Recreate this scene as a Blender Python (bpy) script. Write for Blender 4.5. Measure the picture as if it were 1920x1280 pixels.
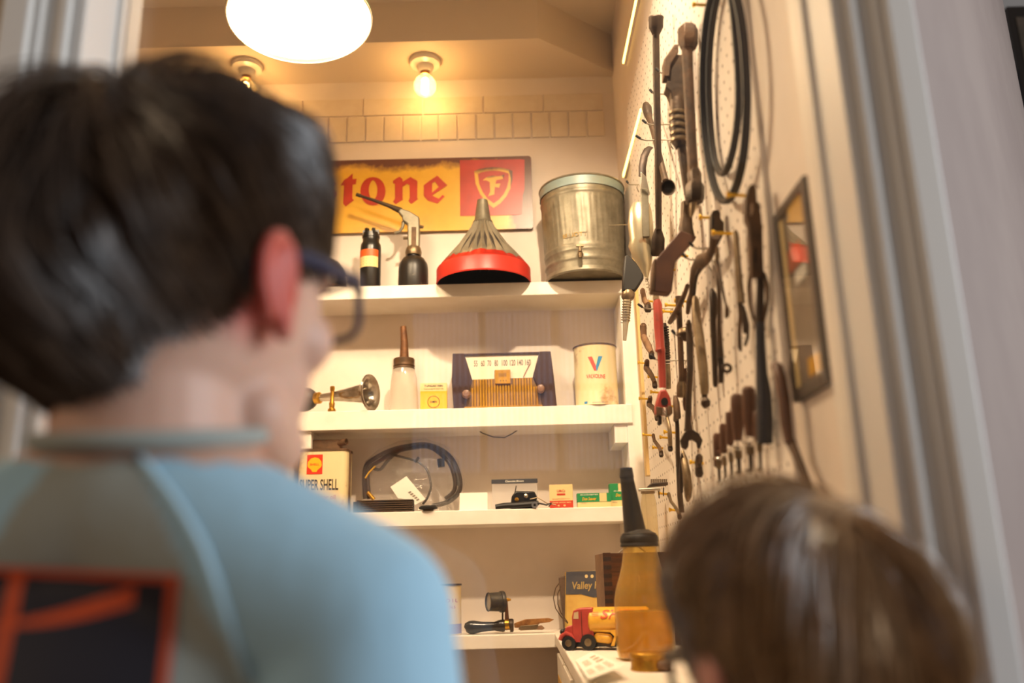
import bpy, bmesh, math, random
from mathutils import Vector, Matrix, Quaternion
from mathutils.bvhtree import BVHTree
random.seed(7)
SC = bpy.context.scene
COL = SC.collection
for o in list(bpy.data.objects):
    bpy.data.objects.remove(o)
PI = math.pi
V = Vector

# ------------------------------------------------------------------ camera
FPX = 1620.0
PITCH, ROLL = math.radians(14.9), math.radians(1.4)
CAM = V((0, 0, 1.10))
_f = V((0, math.cos(PITCH), math.sin(PITCH)))
_u0 = V((0, -math.sin(PITCH), math.cos(PITCH)))
_r0 = V((1, 0, 0))
_r = _r0 * math.cos(ROLL) - _u0 * math.sin(ROLL)
_u = _u0 * math.cos(ROLL) + _r0 * math.sin(ROLL)
cd = bpy.data.cameras.new('camera')
cam = bpy.data.objects.new('camera', cd)
COL.objects.link(cam)
cd.sensor_width = 36.0
cd.lens = FPX / 1920 * 36.0
cd.clip_start = 0.02
cam.matrix_world = Matrix(((_r.x, _u.x, -_f.x, CAM.x), (_r.y, _u.y, -_f.y, CAM.y), (_r.z, _u.z, -_f.z, CAM.z), (0, 0, 0, 1)))
cd.dof.use_dof = True
cd.dof.focus_distance = 1.76
cd.dof.aperture_fstop = 2.3
SC.camera = cam

# ------------------------------------------------------------------ world, daylight, exposure
w = bpy.data.worlds.new('world'); SC.world = w; w.use_nodes = True
w.node_tree.nodes['Background'].inputs[0].default_value = (0.80, 0.74, 0.71, 1)
w.node_tree.nodes['Background'].inputs[1].default_value = 0.2

def area(name, loc, target, size, power, color, sy=None):
    l = bpy.data.lights.new(name, 'AREA'); l.energy = power; l.color = color
    l.shape = 'RECTANGLE'; l.size = size; l.size_y = sy or size
    o = bpy.data.objects.new(name, l); COL.objects.link(o); o.location = loc
    o.rotation_euler = (V(target) - V(loc)).to_track_quat('-Z', 'Y').to_euler()
    return o
area('daylight_window_right', (2.4, 0.0, 1.7), (0.0, 0.5, 1.15), 1.2, 56, (0.84, 0.92, 1.0), 1.6)
area('gallery_ceiling_light', (-2.7, -0.9, 2.3), (-0.3, 0.6, 1.1), 0.8, 20, (1.0, 0.72, 0.45))
SC.view_settings.view_transform = 'Standard'
SC.view_settings.look = 'None'
SC.view_settings.gamma = 1.0
SC.view_settings.use_curve_mapping = False
SC.view_settings.exposure = 0.0

# ------------------------------------------------------------------ measuring helpers (photo measurements -> metres)
def ray(px, py):
    return _f + _r * ((px - 960) / FPX) + _u * ((640 - py) / FPX)
def at(px, py, Y):
    d = ray(px, py); return CAM + d * (Y / d.y)
def onX(px, py, X):
    d = ray(px, py); return CAM + d * (X / d.x)
def onZ(px, py, Z):
    d = ray(px, py); return CAM + d * ((Z - CAM.z) / d.z)
def mpp(p):
    return (V(p) - CAM).dot(_f) / FPX

# ------------------------------------------------------------------ materials
MATS = {}
def lin(c):
    c = c / 255.0
    return c / 12.92 if c <= 0.04045 else ((c + 0.055) / 1.055) ** 2.4
def rgb(h):
    if isinstance(h, str):
        h = h.lstrip('#'); h = tuple(int(h[i:i + 2], 16) for i in (0, 2, 4))
    return (lin(h[0]), lin(h[1]), lin(h[2]), 1)
def mat(name, c1, c2=None, rough=0.5, metal=0.0, scale=30, thr=0.5, soft=0.12, bump=0.0, bscale=200, emit=0, coat=0, stretch=None, spec=0.5, sss=0):
    if name in MATS: return MATS[name]
    m = bpy.data.materials.new(name); m.use_nodes = True; MATS[name] = m
    nt = m.node_tree; b = nt.nodes['Principled BSDF']
    b.inputs['Roughness'].default_value = rough; b.inputs['Metallic'].default_value = metal
    b.inputs['Specular IOR Level'].default_value = spec
    if coat: b.inputs['Coat Weight'].default_value = coat
    if sss:
        b.inputs['Subsurface Weight'].default_value = sss; b.inputs['Subsurface Radius'].default_value = (0.012, 0.005, 0.003); b.inputs['Subsurface Scale'].default_value = 0.6
    b.inputs['Base Color'].default_value = rgb(c1)
    if emit:
        b.inputs['Emission Color'].default_value = rgb(c1); b.inputs['Emission Strength'].default_value = emit
    if c2 or bump:
        tc = nt.nodes.new('ShaderNodeTexCoord'); src = tc.outputs['Object']
        if stretch:
            mp = nt.nodes.new('ShaderNodeMapping'); mp.inputs['Scale'].default_value = stretch
            nt.links.new(src, mp.inputs['Vector']); src = mp.outputs[0]
    if c2:
        n = nt.nodes.new('ShaderNodeTexNoise'); n.inputs['Scale'].default_value = scale; n.inputs['Detail'].default_value = 6
        n.inputs['Roughness'].default_value = 0.65
        nt.links.new(src, n.inputs['Vector'])
        r = nt.nodes.new('ShaderNodeValToRGB'); r.color_ramp.elements[0].position = max(0, thr - soft); r.color_ramp.elements[1].position = min(1, thr + soft)
        r.color_ramp.elements[0].color = rgb(c1); r.color_ramp.elements[1].color = rgb(c2)
        nt.links.new(n.outputs[0], r.inputs[0]); nt.links.new(r.outputs[0], b.inputs['Base Color'])
    if bump:
        n2 = nt.nodes.new('ShaderNodeTexNoise'); n2.inputs['Scale'].default_value = bscale; n2.inputs['Detail'].default_value = 4
        nt.links.new(src, n2.inputs['Vector'])
        bp = nt.nodes.new('ShaderNodeBump'); bp.inputs['Strength'].default_value = bump; bp.inputs['Distance'].default_value = 0.004
        nt.links.new(n2.outputs[0], bp.inputs['Height']); nt.links.new(bp.outputs[0], b.inputs['Normal'])
    return m
def thin_glass(name, tint=(1, 1, 1), rough=0.0, haze=0.0, hcol=(1, 1, 1)):
    if name in MATS: return MATS[name]
    m = bpy.data.materials.new(name); m.use_nodes = True; MATS[name] = m
    nt = m.node_tree; nt.nodes.remove(nt.nodes['Principled BSDF']); out = nt.nodes['Material Output']
    t = nt.nodes.new('ShaderNodeBsdfTransparent'); t.inputs[0].default_value = (*tint, 1)
    g = nt.nodes.new('ShaderNodeBsdfGlossy'); g.inputs['Roughness'].default_value = rough
    fr = nt.nodes.new('ShaderNodeFresnel')
    gm = nt.nodes.new('ShaderNodeNewGeometry'); ma = nt.nodes.new('ShaderNodeMath'); ma.operation = 'MULTIPLY_ADD'   # straight-through sheet: same reflectance on both faces
    nt.links.new(gm.outputs['Backfacing'], ma.inputs[0]); ma.inputs[1].default_value = 1 / 1.5 - 1.5; ma.inputs[2].default_value = 1.5
    nt.links.new(ma.outputs[0], fr.inputs[0])
    mx = nt.nodes.new('ShaderNodeMixShader')
    base = t.outputs[0]
    if haze:
        d = nt.nodes.new('ShaderNodeBsdfDiffuse'); d.inputs[0].default_value = (*hcol, 1)
        tr = nt.nodes.new('ShaderNodeBsdfTranslucent'); tr.inputs[0].default_value = (*hcol, 1)
        a = nt.nodes.new('ShaderNodeMixShader'); a.inputs[0].default_value = 0.5
        nt.links.new(d.outputs[0], a.inputs[1]); nt.links.new(tr.outputs[0], a.inputs[2])
        h = nt.nodes.new('ShaderNodeMixShader'); h.inputs[0].default_value = haze
        nt.links.new(t.outputs[0], h.inputs[1]); nt.links.new(a.outputs[0], h.inputs[2]); base = h.outputs[0]
    nt.links.new(fr.outputs[0], mx.inputs[0]); nt.links.new(base, mx.inputs[1]); nt.links.new(g.outputs[0], mx.inputs[2])
    nt.links.new(mx.outputs[0], out.inputs[0])
    return m
def pegboard_mat():
    m = mat('pegboard_paint', '#efe6dc', rough=0.55)
    nt = m.node_tree; b = nt.nodes['Principled BSDF']
    tc = nt.nodes.new('ShaderNodeTexCoord'); sp = nt.nodes.new('ShaderNodeSeparateXYZ'); nt.links.new(tc.outputs['Object'], sp.inputs[0])
    def mth(op, a, bb=None):
        n = nt.nodes.new('ShaderNodeMath'); n.operation = op
        for i, v in enumerate((a, bb)):
            if v is None: continue
            if isinstance(v, (int, float)): n.inputs[i].default_value = v
            else: nt.links.new(v, n.inputs[i])
        return n.outputs[0]
    q = []
    for k in ('Y', 'Z'):
        s = mth('DIVIDE', sp.outputs[k], 0.0254)
        fr = mth('SUBTRACT', mth('FRACT', s), 0.5)
        q.append(mth('MULTIPLY', fr, fr))
    dist = mth('SQRT', mth('ADD', q[0], q[1]))
    msk = mth('LESS_THAN', dist, 0.10)
    mx = nt.nodes.new('ShaderNodeMix'); mx.data_type = 'RGBA'
    nt.links.new(msk, mx.inputs[0]); mx.inputs[6].default_value = rgb('#efe6dc'); mx.inputs[7].default_value = rgb('#5e4a3a')
    nt.links.new(mx.outputs[2], b.inputs['Base Color'])
    return m

# ------------------------------------------------------------------ mesh building
class MB:
    def __init__(s): s.v = []; s.f = []
    def add(s, v, f, M=None):
        n = len(s.v)
        s.v += [(M @ V(p)) if M is not None else V(p) for p in v]
        s.f += [tuple(i + n for i in q) for q in f]
        return s
    def box(s, a, b, M=None):
        (x0, y0, z0), (x1, y1, z1) = a, b
        v = [(x0, y0, z0), (x1, y0, z0), (x1, y1, z0), (x0, y1, z0), (x0, y0, z1), (x1, y0, z1), (x1, y1, z1), (x0, y1, z1)]
        return s.add(v, [(0, 3, 2, 1), (4, 5, 6, 7), (0, 1, 5, 4), (1, 2, 6, 5), (2, 3, 7, 6), (3, 0, 4, 7)], M)
    def lathe(s, prof, seg=32, M=None, cap=True, sx=1, sy=1):
        v = []; f = []
        for (r, z) in prof:
            for i in range(seg):
                a = 2 * PI * i / seg; v.append((r * math.cos(a) * sx, r * math.sin(a) * sy, z))
        for j in range(len(prof) - 1):
            for i in range(seg):
                k = (i + 1) % seg
                f.append((j * seg + i, j * seg + k, (j + 1) * seg + k, (j + 1) * seg + i))
        if cap:
            f.append(tuple(range(seg - 1, -1, -1))); f.append(tuple((len(prof) - 1) * seg + i for i in range(seg)))
        return s.add(v, f, M)
    def tube(s, pts, rad, seg=10, ref=V((1, 0, 0)), closed=False, flat=None, cap=True, phase=0.0):
        """sweep; rad: number, list, or list of (a,b): a along ref, b across"""
        pts = [V(p) for p in pts]; n = len(pts)
        if not isinstance(rad, (list, tuple)): rad = [rad] * n
        v = []; f = []
        for i, p in enumerate(pts):
            if closed: t = pts[(i + 1) % n] - pts[i - 1]
            else: t = pts[min(i + 1, n - 1)] - pts[max(i - 1, 0)]
            t.normalize()
            rr = V(ref)
            if abs(t.dot(rr)) > 0.97: rr = V((0, 0, 1)) if abs(t.z) < 0.9 else V((0, 1, 0))
            a1 = (rr - t * t.dot(rr)).normalized(); a2 = t.cross(a1)
            ra, rb = rad[i] if isinstance(rad[i], (list, tuple)) else (rad[i], rad[i])
            if flat: rb = rb * flat
            for k in range(seg):
                an = 2 * PI * k / seg + phase
                v.append(p + a1 * (ra * math.cos(an)) + a2 * (rb * math.sin(an)))
        m = n if closed else n - 1
        for j in range(m):
            jn = (j + 1) % n
            for k in range(seg):
                l = (k + 1) % seg
                f.append((j * seg + k, j * seg + l, jn * seg + l, jn * seg + k))
        if cap and not closed:
            f.append(tuple(range(seg - 1, -1, -1))); f.append(tuple((n - 1) * seg + k for k in range(seg)))
        return s.add(v, f)
    def prism(s, poly, d0, d1, fn):
        """poly 2-D outline, extruded between depth d0 and d1; fn(u, v, d) -> point"""
        n = len(poly)
        v = [fn(u, w, d0) for u, w in poly] + [fn(u, w, d1) for u, w in poly]
        f = [tuple(range(n - 1, -1, -1)), tuple(range(n, 2 * n))] + [(i, (i + 1) % n, n + (i + 1) % n, n + i) for i in range(n)]
        return s.add(v, f)
    def sphere(s, c, r, seg=20, rings=12, M=None):
        r = r if isinstance(r, (list, tuple)) else (r, r, r)
        v = [(c[0], c[1], c[2] + r[2])]; f = []
        for j in range(1, rings):
            t = PI * j / rings
            for i in range(seg):
                a = 2 * PI * i / seg
                v.append((c[0] + r[0] * math.sin(t) * math.cos(a), c[1] + r[1] * math.sin(t) * math.sin(a), c[2] + r[2] * math.cos(t)))
        v.append((c[0], c[1], c[2] - r[2])); L = len(v) - 1
        for i in range(seg):
            k = (i + 1) % seg
            f.append((0, 1 + i, 1 + k)); f.append((L, 1 + (rings - 2) * seg + k, 1 + (rings - 2) * seg + i))
            for j in range(rings - 2):
                f.append((1 + j * seg + i, 1 + (j + 1) * seg + i, 1 + (j + 1) * seg + k, 1 + j * seg + k))
        return s.add(v, f, M)
    def capsule(s, p0, r0, p1, r1, seg=16):
        p0, p1 = V(p0), V(p1); d = (p1 - p0)
        L = d.length; d.normalize()
        pts = []; rad = []
        for k in range(6):
            a = PI / 2 * (1 - k / 5); pts.append(p0 - d * r0 * math.sin(a)); rad.append(max(r0 * math.cos(a), 1e-4))
        for k in range(6):
            a = PI / 2 * k / 5; pts.append(p1 + d * r1 * math.sin(a)); rad.append(max(r1 * math.cos(a), 1e-4))
        return s.tube(pts, rad, seg, ref=V((0.3, 0.9, 0.1)).normalized())

def mesh(name, mb, m, smooth=True, bevel=0, angle=35):
    me = bpy.data.meshes.new(name)
    me.from_pydata([tuple(p) for p in mb.v], [], mb.f); me.update()
    bm = bmesh.new(); bm.from_mesh(me); bmesh.ops.recalc_face_normals(bm, faces=bm.faces); bm.to_mesh(me); bm.free()
    if m: me.materials.append(m)
    if smooth:
        me.polygons.foreach_set('use_smooth', [True] * len(me.polygons))
        me.set_sharp_from_angle(angle=math.radians(angle))
    return me
def link(name, me, parent=None, loc=None, bevel=0):
    o = bpy.data.objects.new(name, me); COL.objects.link(o)
    if parent: o.parent = parent
    if loc is not None: o.location = loc
    if bevel:
        b = o.modifiers.new('bevel', 'BEVEL'); b.width = bevel; b.segments = 2; b.limit_method = 'ANGLE'; b.angle_limit = math.radians(40)
    return o
def tag(o, label=None, cat=None, group=None, kind=None):
    if label: o['label'] = label
    if cat: o['category'] = cat
    if group: o['group'] = group
    if kind: o['kind'] = kind
    return o
def thing(name, label, cat, loc=(0, 0, 0), rz=0, group=None):
    o = bpy.data.objects.new(name, None); COL.objects.link(o); o.location = loc; o.rotation_euler = (0, 0, rz)
    o.empty_display_size = 0.02
    return tag(o, label, cat, group)
def world_of(root):
    M = Matrix.LocRotScale(root.location, root.rotation_euler, root.scale)
    return (world_of(root.parent) @ M) if root.parent else M
def part(name, mb, m, root, world=False, bevel=0, smooth=True, label=None, angle=35, kind=None):
    """a part; its shape is given in the thing's own frame, or in world space when world=True"""
    if world:
        Mi = world_of(root).inverted(); mb.v = [Mi @ p for p in mb.v]
    o = link(name, mesh(name, mb, m, smooth, angle=angle), root, bevel=bevel)
    return tag(o, label, kind=kind)
def single(name, mb, m, label, cat, loc=(0, 0, 0), group=None, bevel=0, smooth=True, world=False):
    if world: mb.v = [p - V(loc) for p in mb.v]
    o = link(name, mesh(name, mb, m, smooth), None, loc, bevel)
    return tag(o, label, cat, group)
def struct(name, mb, m, parent=None, bevel=0, smooth=False, label=None, cat=None):
    o = link(name, mesh(name, mb, m, smooth), parent, None, bevel)
    if not parent: tag(o, label, cat, kind='structure')
    return o
_fonts = {}
def text_vf(s, h, w=None, shear=0.0):
    cu = bpy.data.curves.new('t', 'FONT'); cu.body = s; cu.shear = shear; cu.resolution_u = 3; cu.offset = 0.018
    o = bpy.data.objects.new('t', cu); COL.objects.link(o)
    bpy.context.view_layer.update()
    me = bpy.data.meshes.new_from_object(o.evaluated_get(bpy.context.evaluated_depsgraph_get()))
    vs = [v.co.copy() for v in me.vertices]; fs = [tuple(p.vertices) for p in me.polygons]
    bpy.data.objects.remove(o); bpy.data.curves.remove(cu); bpy.data.meshes.remove(me)
    x0 = min(v.x for v in vs); x1 = max(v.x for v in vs); y0 = min(v.y for v in vs); y1 = max(v.y for v in vs)
    k = h / (y1 - y0); kx = (w / (x1 - x0)) if w else k
    return [((v.x - (x0 + x1) / 2) * kx, (v.y - (y0 + y1) / 2) * k) for v in vs], fs
def text_on(mb, s, h, w, fn, shear=0.0):
    v, f = text_vf(s, h, w, shear); mb.add([fn(a, b) for a, b in v], f); return mb
def ngon(mb, poly, fn):
    mb.add([fn(a, b) for a, b in poly], [tuple(range(len(poly)))]); return mb
def disc(n, cx, cy, rx, ry):
    return [(cx + rx * math.cos(2 * PI * i / n), cy + ry * math.sin(2 * PI * i / n)) for i in range(n)]
def rrect(x0, y0, x1, y1, r, n=4):
    out = []
    for cx, cy, a0 in ((x1 - r, y1 - r, 0), (x0 + r, y1 - r, 90), (x0 + r, y0 + r, 180), (x1 - r, y0 + r, 270)):
        for i in range(n + 1):
            a = math.radians(a0 + 90 * i / n); out.append((cx + r * math.cos(a), cy + r * math.sin(a)))
    return out
def rot_to(d):
    return V(d).to_track_quat('Z', 'Y').to_matrix().to_4x4()
# ------------------------------------------------------------------ palette
white = mat('white_paint', '#f1ebe2', '#e6ddd0', rough=0.5, scale=3)
wallp = mat('cream_wall_paint', '#ebdfd4', '#e2d5c8', rough=0.65, scale=4, bump=0.06, bscale=60)
ceilp = mat('ceiling_paint', '#e2d4c0', rough=0.7)
shelfp = mat('shelf_paint', '#f6f0e6', '#ece3d5', rough=0.42, scale=6)
mauve = mat('mauve_wall_paint', '#9a877d', '#917e75', rough=0.75, scale=3, bump=0.05, bscale=90)
casep = mat('casing_paint', '#e8e2da', rough=0.45)
peg_m = pegboard_mat()
iron = mat('aged_iron', '#40342a', '#574432', rough=0.5, metal=0.55, scale=25, bump=0.15, bscale=160)
iron2 = mat('brown_rusty_iron', '#4c3a29', '#664b33', rough=0.58, metal=0.4, scale=40, bump=0.2, bscale=180)
dark = mat('dark_iron', '#352b24', '#493a2d', rough=0.5, metal=0.5, scale=30, bump=0.1)
oldst = mat('tarnished_steel', '#8c7a60', '#6d5a42', rough=0.4, metal=0.75, scale=35)
galv = mat('galvanised_zinc', '#938d7c', '#6e6858', rough=0.45, metal=0.6, scale=30, soft=0.2)
chrome = mat('chrome', '#d8d4cc', rough=0.15, metal=1.0)
steel = mat('bright_steel', '#b9b2a4', rough=0.28, metal=0.95)
brass = mat('brass', '#c99a3a', '#a8792a', rough=0.3, metal=0.85, scale=40)
pegbrass = mat('yellow_brass_peg', '#e2b636', rough=0.32, metal=0.75)
rubber = mat('black_rubber', '#151312', rough=0.5)
blackp = mat('black_paint_worn', '#1c1815', '#6e6452', rough=0.38, scale=45, thr=0.66, soft=0.04)
blackm = mat('black_enamel', '#191715', rough=0.3)
red = mat('red_paint_worn', '#b8281c', '#8e3a26', rough=0.4, scale=40, thr=0.66, soft=0.05)
wrench_red = mat('faded_wrench_red', '#a03a2c', '#7e3a2a', rough=0.45, scale=40, thr=0.62, soft=0.06)
wood = mat('brown_wood', '#6e452a', '#54331d', rough=0.5, scale=14, stretch=(1, 1, 0.15), soft=0.25)
darkwood = mat('dark_stained_wood', '#5a3218', '#2c170b', rough=0.45, scale=22, stretch=(0.2, 1, 1.6), soft=0.25, bump=0.15, bscale=80)
palewood = mat('pale_worn_wood', '#8c6a4c', '#6f5038', rough=0.6, scale=30, stretch=(1, 0.3, 1))
paper = mat('white_paper', '#f4efe2', rough=0.7)
cream = mat('cream_tin', '#e3d2a2', '#a8763a', rough=0.4, scale=13, thr=0.62, soft=0.07)
creamb = mat('cream_card', '#e3c98e', rough=0.65)
inkred = mat('red_print', '#c03a22', rough=0.5)
inkblk = mat('black_print', '#201c19', rough=0.5)
inkblue = mat('blue_print', '#2a86b8', rough=0.5)
inkgry = mat('grey_print', '#8a7f72', rough=0.6)
yellowp = mat('yellow_print', '#e8b020', rough=0.5)
greenp = mat('green_card', '#1d8a4e', rough=0.5)
navy = mat('navy_print', '#27304a', rough=0.5)
XR, YB, YF = 0.305, 2.19, 2.05
XJ = 0.289
YJ = onX(1515, 350, XJ).y; YC = onX(1594, 350, XJ).y
XL = at(175, 0, YC).x
ZS = [1.798, 1.482, 1.241, 0.963]

# ------------------------------------------------------------------ setting
struct('floor', MB().box((-4, -4, -0.05), (4, 4.2, 0)), mat('floor_boards', '#8a6f55', '#76593f', rough=0.5, scale=8, stretch=(1, 0.1, 1)))
wb = struct('wall_back', MB().box((-1.4, YB, 0), (XR + 0.05, YB + 0.06, 2.62)), wallp)
brickm = mat('painted_brick', '#e6d8c4', '#dccbb4', rough=0.6, scale=12, bump=0.15, bscale=70)
zb0, zb1, zb2 = 2.268, 2.348, 2.405
dx = 0.0518
bk = mesh('brick', MB().box((-dx / 2 + 0.0022, -0.004, 0.002), (dx / 2 - 0.0022, 0.002, zb1 - zb0 - 0.002)), brickm, False)
bs = mesh('brick', MB().box((-0.085 + 0.0022, -0.004, 0.002), (0.085 - 0.0022, 0.002, zb2 - zb1 - 0.002)), brickm, False)
x = -1.2
while x < 0.27:
    link('brick', bk, wb, (x, YB, zb0), 0.0012); x += dx
x = -1.17
while x < 0.23:
    link('brick', bs, wb, (x, YB, zb1), 0.0012); x += 0.17
struct('wall_left', MB().box((-1.45, 0.8, 0), (-1.4, YB + 0.06, 2.62)), wallp)
struct('wall_right', MB().box((XR, YJ, 0), (XR + 0.05, YB, 2.62)), wallp)
struct('ceiling', MB().box((-1.45, 0.70, 2.58), (0.40, YB + 0.06, 2.64)), ceilp)
SOF = 2.458
sf = MB().prism([(-1.4, 2.0), (0.09, 2.0), (XR, 2.17), (XR, YB), (-1.4, YB)], SOF, 2.58, lambda a, b, d: V((a, b, d)))
struct('trim_1', sf, mat('soffit_paint', '#ddcdb6', rough=0.7))

# front wall with the window opening, casing, jambs and glass

fw = MB().box((-3.5, YC, 0), (XL - 0.02, YJ, 2.9)).box((XL - 0.02, YC, 0), (XJ + .02, YJ, 0.84)).box((XL - .02, YC, 2.3), (XJ + .02, YJ, 2.9))
struct('wall_front', fw, mat('gallery_wall_paint', '#b9a994', rough=0.7))
# slanted outer wall right of the window, running back to a far corner
cx = XJ + 0.068
ce = at(1880, 0, 1.75).x
ws = MB().prism([(XJ + 0.02, YC), (cx, YC), (ce, 1.75), (ce + 0.02, 1.85), (XR + 0.05, 1.2), (XR + 0.05, YJ), (XJ + 0.02, YJ)], 0, 2.9, lambda a, b, d: V((a, b, d)))
struct('wall_slanted', ws, mauve)
struct('wall_far', MB().box((0.9, 3.4, 0), (4.0, 3.46, 3.2)), mat('far_wall_paint', '#c3ccd8', rough=0.6))
def casing(name, xin, sgn):
    t = MB().box((min(xin, xin + sgn * 0.02), YC - .004, 0.845), (max(xin, xin + sgn * 0.02), YJ, 2.3))
    o = struct(name, t, casep, bevel=0.002)
    for i, (a, b, d) in enumerate(((0.000, 0.012, 0.010), (0.012, 0.020, 0.016), (0.020, 0.034, 0.012), (0.034, 0.042, 0.018), (0.042, 0.066, 0.024))):
        q = MB().box((min(xin + sgn * a, xin + sgn * b), YC - d, 0.80), (max(xin + sgn * a, xin + sgn * b), YC, 2.36))
        struct('moulding', q, casep, o, bevel=0.002)
    return o
casing('trim_2', XL, -1)
casing('trim_3', XJ, 1)
struct('trim_4', MB().box((XL - 0.09, YC - .03, 0.80), (XJ + 0.09, YJ, 0.845)), casep, bevel=0.004)
G0 = YC + .045
win = struct('window_1', MB().box((XL, G0, 0.845), (XL + 0.005, G0 + .02, 2.3)).box((XJ - 0.005, G0, 0.845), (XJ, G0 + .02, 2.3)).box((XL + 0.005, G0, 0.845), (XJ - 0.005, G0 + .02, 0.857)).box((XL + 0.005, G0, 2.288), (XJ - 0.005, G0 + .02, 2.3)), casep)
struct('pane', MB().box((XL + 0.005, G0 + .007, 0.857), (XJ - 0.005, G0 + .013, 2.288)), thin_glass('window_glass'), win)

# pegboard and its edge strip
pb = MB().box((XR - 0.006, 0.933, 0.966), (XR - 0.0004, 1.93, 2.2))
o = single('pegboard', pb, peg_m, 'white perforated pegboard panel covering the right wall', 'pegboard', smooth=False)
single('pegboard_edge_strip', MB().box((XR - 0.012, 1.935, 1.30), (XR, 1.965, 1.82)), mat('yellow_pine', '#d9b877', '#c9a25e', rough=0.5, scale=20, stretch=(1, 1, 0.1)),
       'narrow yellowish wooden strip along the far edge of the pegboard', 'strip', smooth=False)
# LED light strips high on the right wall
ledm = mat('led_glow', '#ffcf6a', emit=6)
for (a, b, lb) in (((1693 - 500, 0), (1170, 122), 'upper glowing warm light strip under the ceiling on the right wall'), ((1203, 200), (1170, 335), 'lower glowing warm light strip on the right wall beside the bucket')):
    p0, p1 = onX(*a, 0.299), onX(*b, 0.299)
    y0 = p0.y - (0.25 if a[1] == 0 else 0)
    z = (p0.z + p1.z) / 2
    t = thing('light_strip', lb, 'light', (XR, (y0 + p1.y) / 2, z))
    h = (p1.y - y0) / 2
    part('channel', MB().box((-0.006, -h, -0.006), (0, h, 0.006)), white, t)
    part('led_diffuser', MB().box((-0.010, -h + 0.002, -0.004), (-0.006, h - 0.002, 0.004)), ledm, t)

# rear gallery wall behind the photographer with a small lattice window
struct('wall_rear', MB().box((-4, -3.3, 0), (4, -3.2, 3.4)), mat('rear_wall_paint', '#8f867c', rough=0.7))
w2 = struct('window_2', MB().box((-0.62, -3.2, 1.55), (0.72, -3.17, 1.60)).box((-0.62, -3.2, 2.55), (0.72, -3.17, 2.60)).box((-0.62, -3.2, 1.60), (-0.57, -3.17, 2.55)).box((0.67, -3.2, 1.60), (0.72, -3.17, 2.55)), casep)
dayp = mat('daylit_pane', '#cfe0ff', emit=0.75)
for i in range(3):
    for j in range(2):
        struct('pane', MB().box((-0.55 + i * .41, -3.195, 1.62 + j * .47), (-0.55 + i * .41 + .37, -3.185, 1.62 + j * .47 + .43)), dayp, w2)
for i in range(40):
    struct('lattice_bar', MB().box((-0.56 + i * .031, -3.183, 1.6), (-0.56 + i * .031 + .013, -3.175, 2.55)), casep, w2)

# ------------------------------------------------------------------ shelving
root = thing('shelf_unit', 'white painted wooden shelves standing against the back wall', 'shelf', (-0.14, YB, 0))
SX0, SX1 = -0.572, 0.306
def brd(name, a, b, bev=0.0015): return part(name, MB().box(a, b), shelfp, root, world=True, bevel=bev, smooth=False)
brd('post', (SX0, YF + 0.002, 0.0), (SX0 + 0.036, YB, 1.444)); brd('post', (SX1 - 0.035, YF + 0.002, 0.0), (SX1 - 0.0015, YB, 1.758))
brd('shelf_board', (-0.85, YF, ZS[0] - 0.034), (0.281, YB, ZS[0]))
brd('shelf_board', (SX0 - 0.012, YF - 0.004, ZS[1] - 0.046), (SX1 - 0.022, YB, ZS[1]))
brd('shelf_board', (SX0 + 0.036, YF, ZS[2] - 0.034), (SX1 - 0.035, YB, ZS[2]))
brd('shelf_board', (SX0 + 0.036, YF, ZS[3] - 0.030), (SX1 - 0.035, YB, ZS[3]))
brd('cleat', (SX0 + 0.036, YF + 0.004, ZS[1] - 0.088), (SX0 + 0.086, YB, ZS[1] - 0.046)); brd('cleat', (SX1 - 0.066, YF + 0.004, ZS[1] - 0.092), (SX1 - 0.035, YB, ZS[1] - 0.046))
brd('cleat', (SX0 + 0.036, YF + 0.05, ZS[2] - 0.06), (SX0 + 0.056, YB, ZS[2] - 0.034)); brd('cleat', (SX1 - 0.05, YF + 0.05, ZS[2] - 0.06), (SX1 - 0.035, YB, ZS[2] - 0.034))
brd('shelf_end_panel', (0.281, YF + 0.02, ZS[0] - 0.034), (XR - 0.003, YB, ZS[0] - 0.004))

# counter along the right wall
CT = ZS[3]
t = thing('counter', 'white painted counter cabinet running along the right wall below the tools', 'counter', (0.19, 1.5, 0))
part('worktop', MB().box((0.080, 0.93, CT - 0.022), (XR - 0.008, YF - 0.002, CT)), shelfp, t, world=True, bevel=0.002, smooth=False)
part('cabinet_body', MB().box((0.090, 0.95, 0), (XR - 0.002, YF - 0.004, CT - 0.022)), shelfp, t, world=True, smooth=False)
for y0 in (1.00, 1.27, 1.54, 1.80):
    d = part('door', MB().box((0.083, y0, 0.35), (0.090, y0 + 0.23, CT - 0.04)), shelfp, t, world=True, bevel=0.0015, smooth=False)
    pn = MB().box((0.0815, y0 + 0.04, 0.42), (0.083, y0 + 0.19, CT - 0.08)); off = world_of(t)
    o = part('panel', pn, mat('yellowed_panel', '#c9a050', rough=0.4), d, world=True, smooth=False)

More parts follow.
